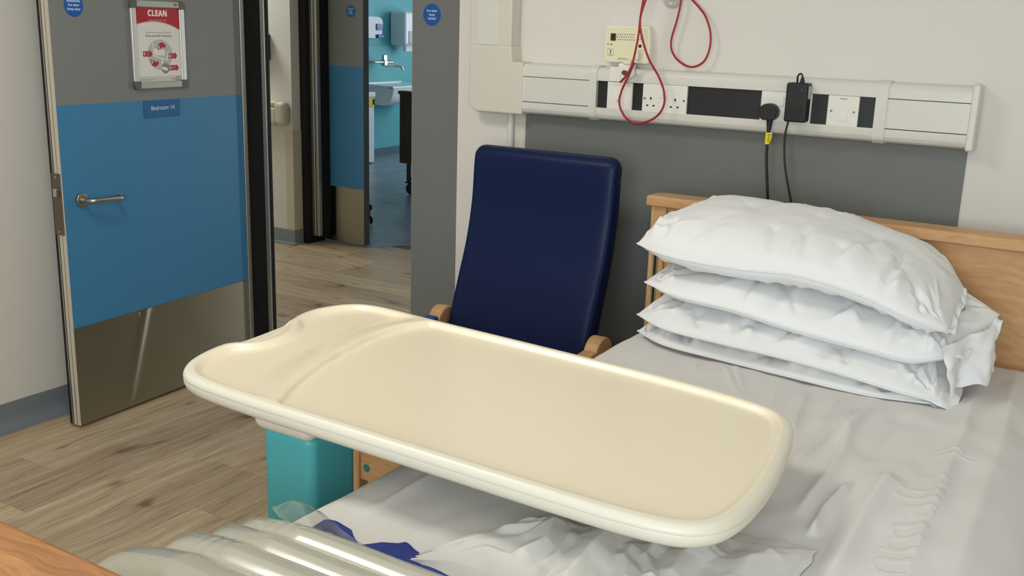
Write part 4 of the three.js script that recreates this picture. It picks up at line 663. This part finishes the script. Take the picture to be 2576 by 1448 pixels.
// ------------------------------------------------------------------ overbed table
{
  const t = thing('overbed_table', 'cream moulded overbed table on a teal column across the bed', 'table');
  const raw = [[-0.051, 1.71], [-0.076, 1.675], [-0.094, 1.625], [-0.103, 1.569], [-0.100, 1.54], [-0.100, 1.496], [-0.106, 1.427], [-0.115, 1.361], [-0.132, 1.309], [-0.138, 1.26], [-0.128, 1.219], [-0.11, 1.182], [-0.08, 1.157], [-0.04, 1.148], [0.145, 1.162], [0.366, 1.177], [0.565, 1.192], [0.747, 1.208], [0.905, 1.234], [0.953, 1.25], [0.98, 1.272], [1.002, 1.315], [1.025, 1.422], [1.041, 1.549], [1.043, 1.648], [1.036, 1.704], [1.022, 1.737], [0.998, 1.759], [0.965, 1.770], [0.9, 1.776], [0.767, 1.775], [0.602, 1.771], [0.455, 1.767], [0.307, 1.763], [0.186, 1.76], [0.068, 1.753], [0.007, 1.744], [-0.028, 1.73]];
  const oc = new THREE.CatmullRomCurve3(raw.map(([x, z]) => V(x, 0, z)), true, 'centripetal'); const N = 560; let O = oc.getSpacedPoints(N).slice(0, N);
  for (let it = 0; it < 10; it++) O = O.map((p, i) => p.clone().multiplyScalar(0.5).addScaledVector(O[(i + 1) % N], 0.25).addScaledVector(O[(i + N - 1) % N], 0.25));
  const nrm = O.map((p, i) => { const a = O[(i + 1) % N], b = O[(i + N - 1) % N]; const d = a.clone().sub(b).normalize(); return V(-d.z, 0, d.x); }); // sign fixed below
  { const c = V(0.45, 0, 1.46); let s = 0; O.forEach((p, i) => { s += nrm[i].dot(p.clone().sub(c)); }); if (s < 0) nrm.forEach((n) => n.negate()); }
  const seg = (pl) => (x, z) => { let best = 9; let sg = 1; for (let i = 0; i + 1 < pl.length; i++) { const [x0, z0] = pl[i], [x1, z1] = pl[i + 1], dx = x1 - x0, dz = z1 - z0; const q = Math.min(1, Math.max(0, ((x - x0) * dx + (z - z0) * dz) / (dx * dx + dz * dz))); const d = Math.hypot(x - x0 - q * dx, z - z0 - q * dz); if (d < best - 1e-9) { best = d; sg = Math.sign(dx * (z - z0) - dz * (x - x0)) || 1; } } return best * sg; };
  const smooth = (pl, n) => new THREE.CatmullRomCurve3(pl.map(([x, z]) => V(x, 0, z))).getPoints(n).map((p) => [p.x, p.z]);
  const dDiv = seg(smooth([[0.24, 1.80], [0.213, 1.743], [0.18, 1.678], [0.154, 1.615], [0.13, 1.538], [0.109, 1.448], [0.096, 1.366], [0.092, 1.295], [0.102, 1.235], [0.125, 1.188], [0.16, 1.14]], 60));
  const dS = seg(smooth([[-0.13, 1.60], [-0.095, 1.555], [-0.062, 1.522], [-0.054, 1.47], [-0.070, 1.413], [-0.10, 1.37], [-0.15, 1.335]], 40));
  const mainSign = Math.sign(dDiv(0.5, 1.45)), inSign = Math.sign(dS(0.1, 1.45));
  const top = 0.87;
  const heightAt = (x, z, dOut) => {
    const md = mainSign * dDiv(x, z), sd = inSign * dS(x, z);
    const rim = sst(0.010, 0.028, dOut), crown = -0.0015 * (1 - sst(0, 0.012, dOut)) ;
    const main = 0.0115 * rim * sst(0.0, 0.012, md);
    const left = 0.0105 * rim * sst(0.008, 0.026, sd) * sst(0.012, 0.085, -md);
    const ledge = 0.008 * (1 - sst(-0.016, 0.0, sd)) * (1 - sst(0.06, 0.1, dOut));
    return top + crown - main - left - ledge;
  };
  const sx0 = 0.13, sx1 = 0.80, skel = (p) => V(Math.min(sx1, Math.max(sx0, p.x)), 0, 1.455 + (Math.min(sx1, Math.max(sx0, p.x)) - 0.45) * 0.05);
  const rr = []; for (let k = 0; k <= 64; k++) rr.push(1 - Math.pow(1 - k / 64, 1.35));
  const pos = [], idx = [], rows = [];
  const distOut = (x, z) => { let b = 9; for (let i = 0; i < N; i += 2) { const q = (O[i].x - x) ** 2 + (O[i].z - z) ** 2; if (q < b) b = q; } return Math.sqrt(b); };
  for (const k of rr) { const row = []; O.forEach((p) => { const s = skel(p), x = lerp(s.x, p.x, k), z = lerp(s.z, p.z, k); row.push([x, heightAt(x, z, k > 0.999 ? 0 : distOut(x, z)), z]); }); rows.push(row); }
  for (const [o, d] of [[0.003, 0.0012], [0.006, 0.0035], [0.0085, 0.0075], [0.0095, 0.012], [0.0092, 0.0145], [0.0078, 0.0155], [0.0078, 0.0165], [0.0092, 0.0175], [0.009, 0.024], [0.006, 0.031], [0.0, 0.037], [-0.012, 0.0415], [-0.04, 0.043]]) rows.push(O.map((p, i) => [p.x + nrm[i].x * o, rows[64][i][1] * (d < 0.012 ? 1 - d / 0.012 : 0) + top * (d < 0.012 ? d / 0.012 : 1) - d, p.z + nrm[i].z * o]));
  rows.push(O.map((p) => { const s = skel(p); return [s.x, top - 0.043, s.z]; }));
  for (const row of rows) for (const q of row) pos.push(...q);
  for (let j = 0; j + 1 < rows.length; j++) for (let i = 0; i < N; i++) { const a = j * N + i, b = j * N + (i + 1) % N, c = a + N, d = b + N; idx.push(a, b, c, b, d, c); }
  let g = new THREE.BufferGeometry(); g.setAttribute('position', new THREE.Float32BufferAttribute(pos, 3)); g.setIndex(idx); g.computeVertexNormals();
  if (g.attributes.normal.getY(N * 40 + 10) < 0) { flipWinding(g); g.computeVertexNormals(); }
  for (let i = 0; i < 3 * N; i++) g.attributes.normal.setXYZ(i, 0, 1, 0);
  {
    const cut = 59 * N * 6, all = Array.from(g.index.array), mk = (ix) => { const q = new THREE.BufferGeometry(); q.setAttribute('position', g.attributes.position); q.setAttribute('normal', g.attributes.normal); q.setIndex(ix); return q; };
    mesh('tray_top', mk(all.slice(0, cut)), mTray, t); mesh('tray_body', mk(all.slice(cut)), mTrayUnder, t).userData.label = 'off-white moulded rim and underside of the tray';
  }
  mesh('collar', rb(0.115, 0.262, 0.782, 0.83, 1.56, 1.715, 0.03, 5), mTrayUnder, t);
  mesh('support_plate', rb(0.16, 0.75, 0.80, 0.828, 1.42, 1.6, 0.006), M('#8e9396', 0.4, { metalness: 0.5 }), t);
  mesh('column', rb(0.128, 0.252, 0.07, 0.79, 1.57, 1.70, 0.02, 5), mColumn, t);
  const bm = M('#c6c9c9', 0.45); mesh('base', merge([rb(0.13, 0.25, 0.05, 0.09, 1.3, 2.0, 0.012), rb(0.2, 0.95, 0.05, 0.085, 1.33, 1.38, 0.01), rb(0.2, 0.95, 0.05, 0.085, 1.92, 1.97, 0.01)]), bm, t);
  for (const [x, z] of [[0.16, 1.33], [0.16, 1.97], [0.92, 1.355], [0.92, 1.945]]) { const c = cyl(0.026, 0.026, 0.03, 20); c.rotateZ(Math.PI / 2); c.translate(x, 0.027, z); mesh('castor', c, mBlack, t); }
}

// ------------------------------------------------------------------ chair
{
  const t = thing('armchair', 'high-backed navy vinyl patient chair with beech arms against the wall', 'chair');
  const X0 = -0.385, X1 = 0.128;
  const pf = new THREE.CatmullRomCurve3([[1.155, 0.232], [1.10, 0.243], [0.97, 0.255], [0.85, 0.283], [0.725, 0.33], [0.6, 0.374], [0.48, 0.39], [0.42, 0.39]].map(([y, z]) => V(0, y, z)));
  const NV = 90, NU = 72, rows = [];
  const r = 0.028;
  for (let j = 0; j <= NV; j++) {
    const v = j / NV, p = pf.getPoint(v), tan = pf.getTangent(v), n = V(0, -tan.z, tan.y); if (n.z < 0) n.negate();
    const th = lerp(0.062, 0.10, v), endT = Math.min(1, v * NV / 9), endB = Math.min(1, (1 - v) * NV / 5), e = Math.sqrt(1 - (1 - endT) ** 2), e2 = Math.sqrt(Math.max(0, 1 - (1 - endB) ** 2)), k = Math.max(0.02, Math.min(e, e2));
    const row = [], hw = (X1 - X0) / 2 - 0.03 * (1 - e), cx = (X0 + X1) / 2;
    for (let i = 0; i < NU; i++) { // superellipse section
      const a = i / NU * Math.PI * 2, c = Math.cos(a), s = Math.sin(a), ex = 0.16, ey = 0.55;
      const sx = Math.sign(c) * Math.pow(Math.abs(c), ex), sy = Math.sign(s) * Math.pow(Math.abs(s), ey);
      const dep = -th / 2 + sy * th / 2 * k;
      row.push([cx + sx * hw, p.y + n.y * dep, p.z + n.z * dep]);
    }
    rows.push(row);
  }
  const pos = [], idx = []; for (const q of rows) for (const w of q) pos.push(...w);
  for (let j = 0; j < NV; j++) for (let i = 0; i < NU; i++) { const a = j * NU + i, b = j * NU + (i + 1) % NU, c = a + NU, d = b + NU; idx.push(a, b, c, b, d, c); }
  for (const [o, fl] of [[0, 1], [NV * NU, 0]]) for (let i = 1; i + 1 < NU; i++) fl ? idx.push(o, o + i + 1, o + i) : idx.push(o, o + i, o + i + 1);
  const g = new THREE.BufferGeometry(); g.setAttribute('position', new THREE.Float32BufferAttribute(pos, 3)); g.setIndex(idx); g.computeVertexNormals();
  const mid = (Math.floor(NV / 2)) * NU + Math.floor(NU / 4); if (g.attributes.normal.getZ(mid) < 0) { flipWinding(g); g.computeVertexNormals(); }
  const bk = mesh('backrest', g, mNavy, t);
  mesh('piping', tube([[X1 - 0.004, 1.12, 0.236], [X1 - 0.004, 0.97, 0.247], [X1 - 0.004, 0.85, 0.274], [X1 - 0.004, 0.725, 0.32], [X1 - 0.004, 0.6, 0.364], [X1 - 0.004, 0.5, 0.378]], 0.003, 60, 6), mNavy, bk);
  mesh('seat', rb(X0 + 0.02, X1 - 0.02, 0.36, 0.47, 0.36, 0.80, 0.035, 5), mNavy, t);
  for (const [x, s] of [[X0 - 0.028, -1], [X1 + 0.028, 1]]) {
    const arm = new THREE.Shape(); arm.moveTo(0.30, 0.59); arm.lineTo(0.80, 0.565); arm.quadraticCurveTo(0.85, 0.565, 0.855, 0.585); arm.quadraticCurveTo(0.85, 0.605, 0.80, 0.605); arm.lineTo(0.40, 0.622); arm.quadraticCurveTo(0.385, 0.652, 0.355, 0.655); arm.quadraticCurveTo(0.315, 0.652, 0.305, 0.62); arm.closePath();
    const ag = new THREE.ExtrudeGeometry(arm, { depth: 0.03, bevelEnabled: true, bevelSize: 0.006, bevelThickness: 0.008, bevelSegments: 3, curveSegments: 10 }); ag.rotateY(-Math.PI / 2); ag.translate(x + 0.015, -0.026, 0); mesh('armrest', uvm(ag, 'z'), mBeechLight, t);
    mesh('leg', uvm(rb(x - 0.018, x + 0.018, 0, 0.55, 0.755, 0.80, 0.006), 'y'), mBeech, t); mesh('leg', uvm(rb(x - 0.018, x + 0.018, 0, 0.60, 0.30, 0.345, 0.006), 'y'), mBeech, t);
    mesh('side_rail', uvm(rb(x - 0.012, x + 0.012, 0.27, 0.33, 0.34, 0.76, 0.004), 'z'), mBeech, t);
  }
  mesh('arm_pad', rb(X0 - 0.05, X0 - 0.006, 0.59, 0.612, 0.40, 0.62, 0.01), M('#1c4f9c', 0.45), t).userData.label = 'bright blue pad on the left arm';
  const fr = mesh('front_rail', uvm(rb(X0 - 0.02, X1 + 0.02, 0.19, 0.315, 0.765, 0.79, 0.004), 'x'), mBeechLight, t);
  mesh('sticker', new THREE.CircleGeometry(0.0125, 28).translate(-0.372, 0.232, 0.7906), M('#1c8a84', 0.45), fr).userData.label = 'small round green sticker';
}
renderer.render(scene, camera);
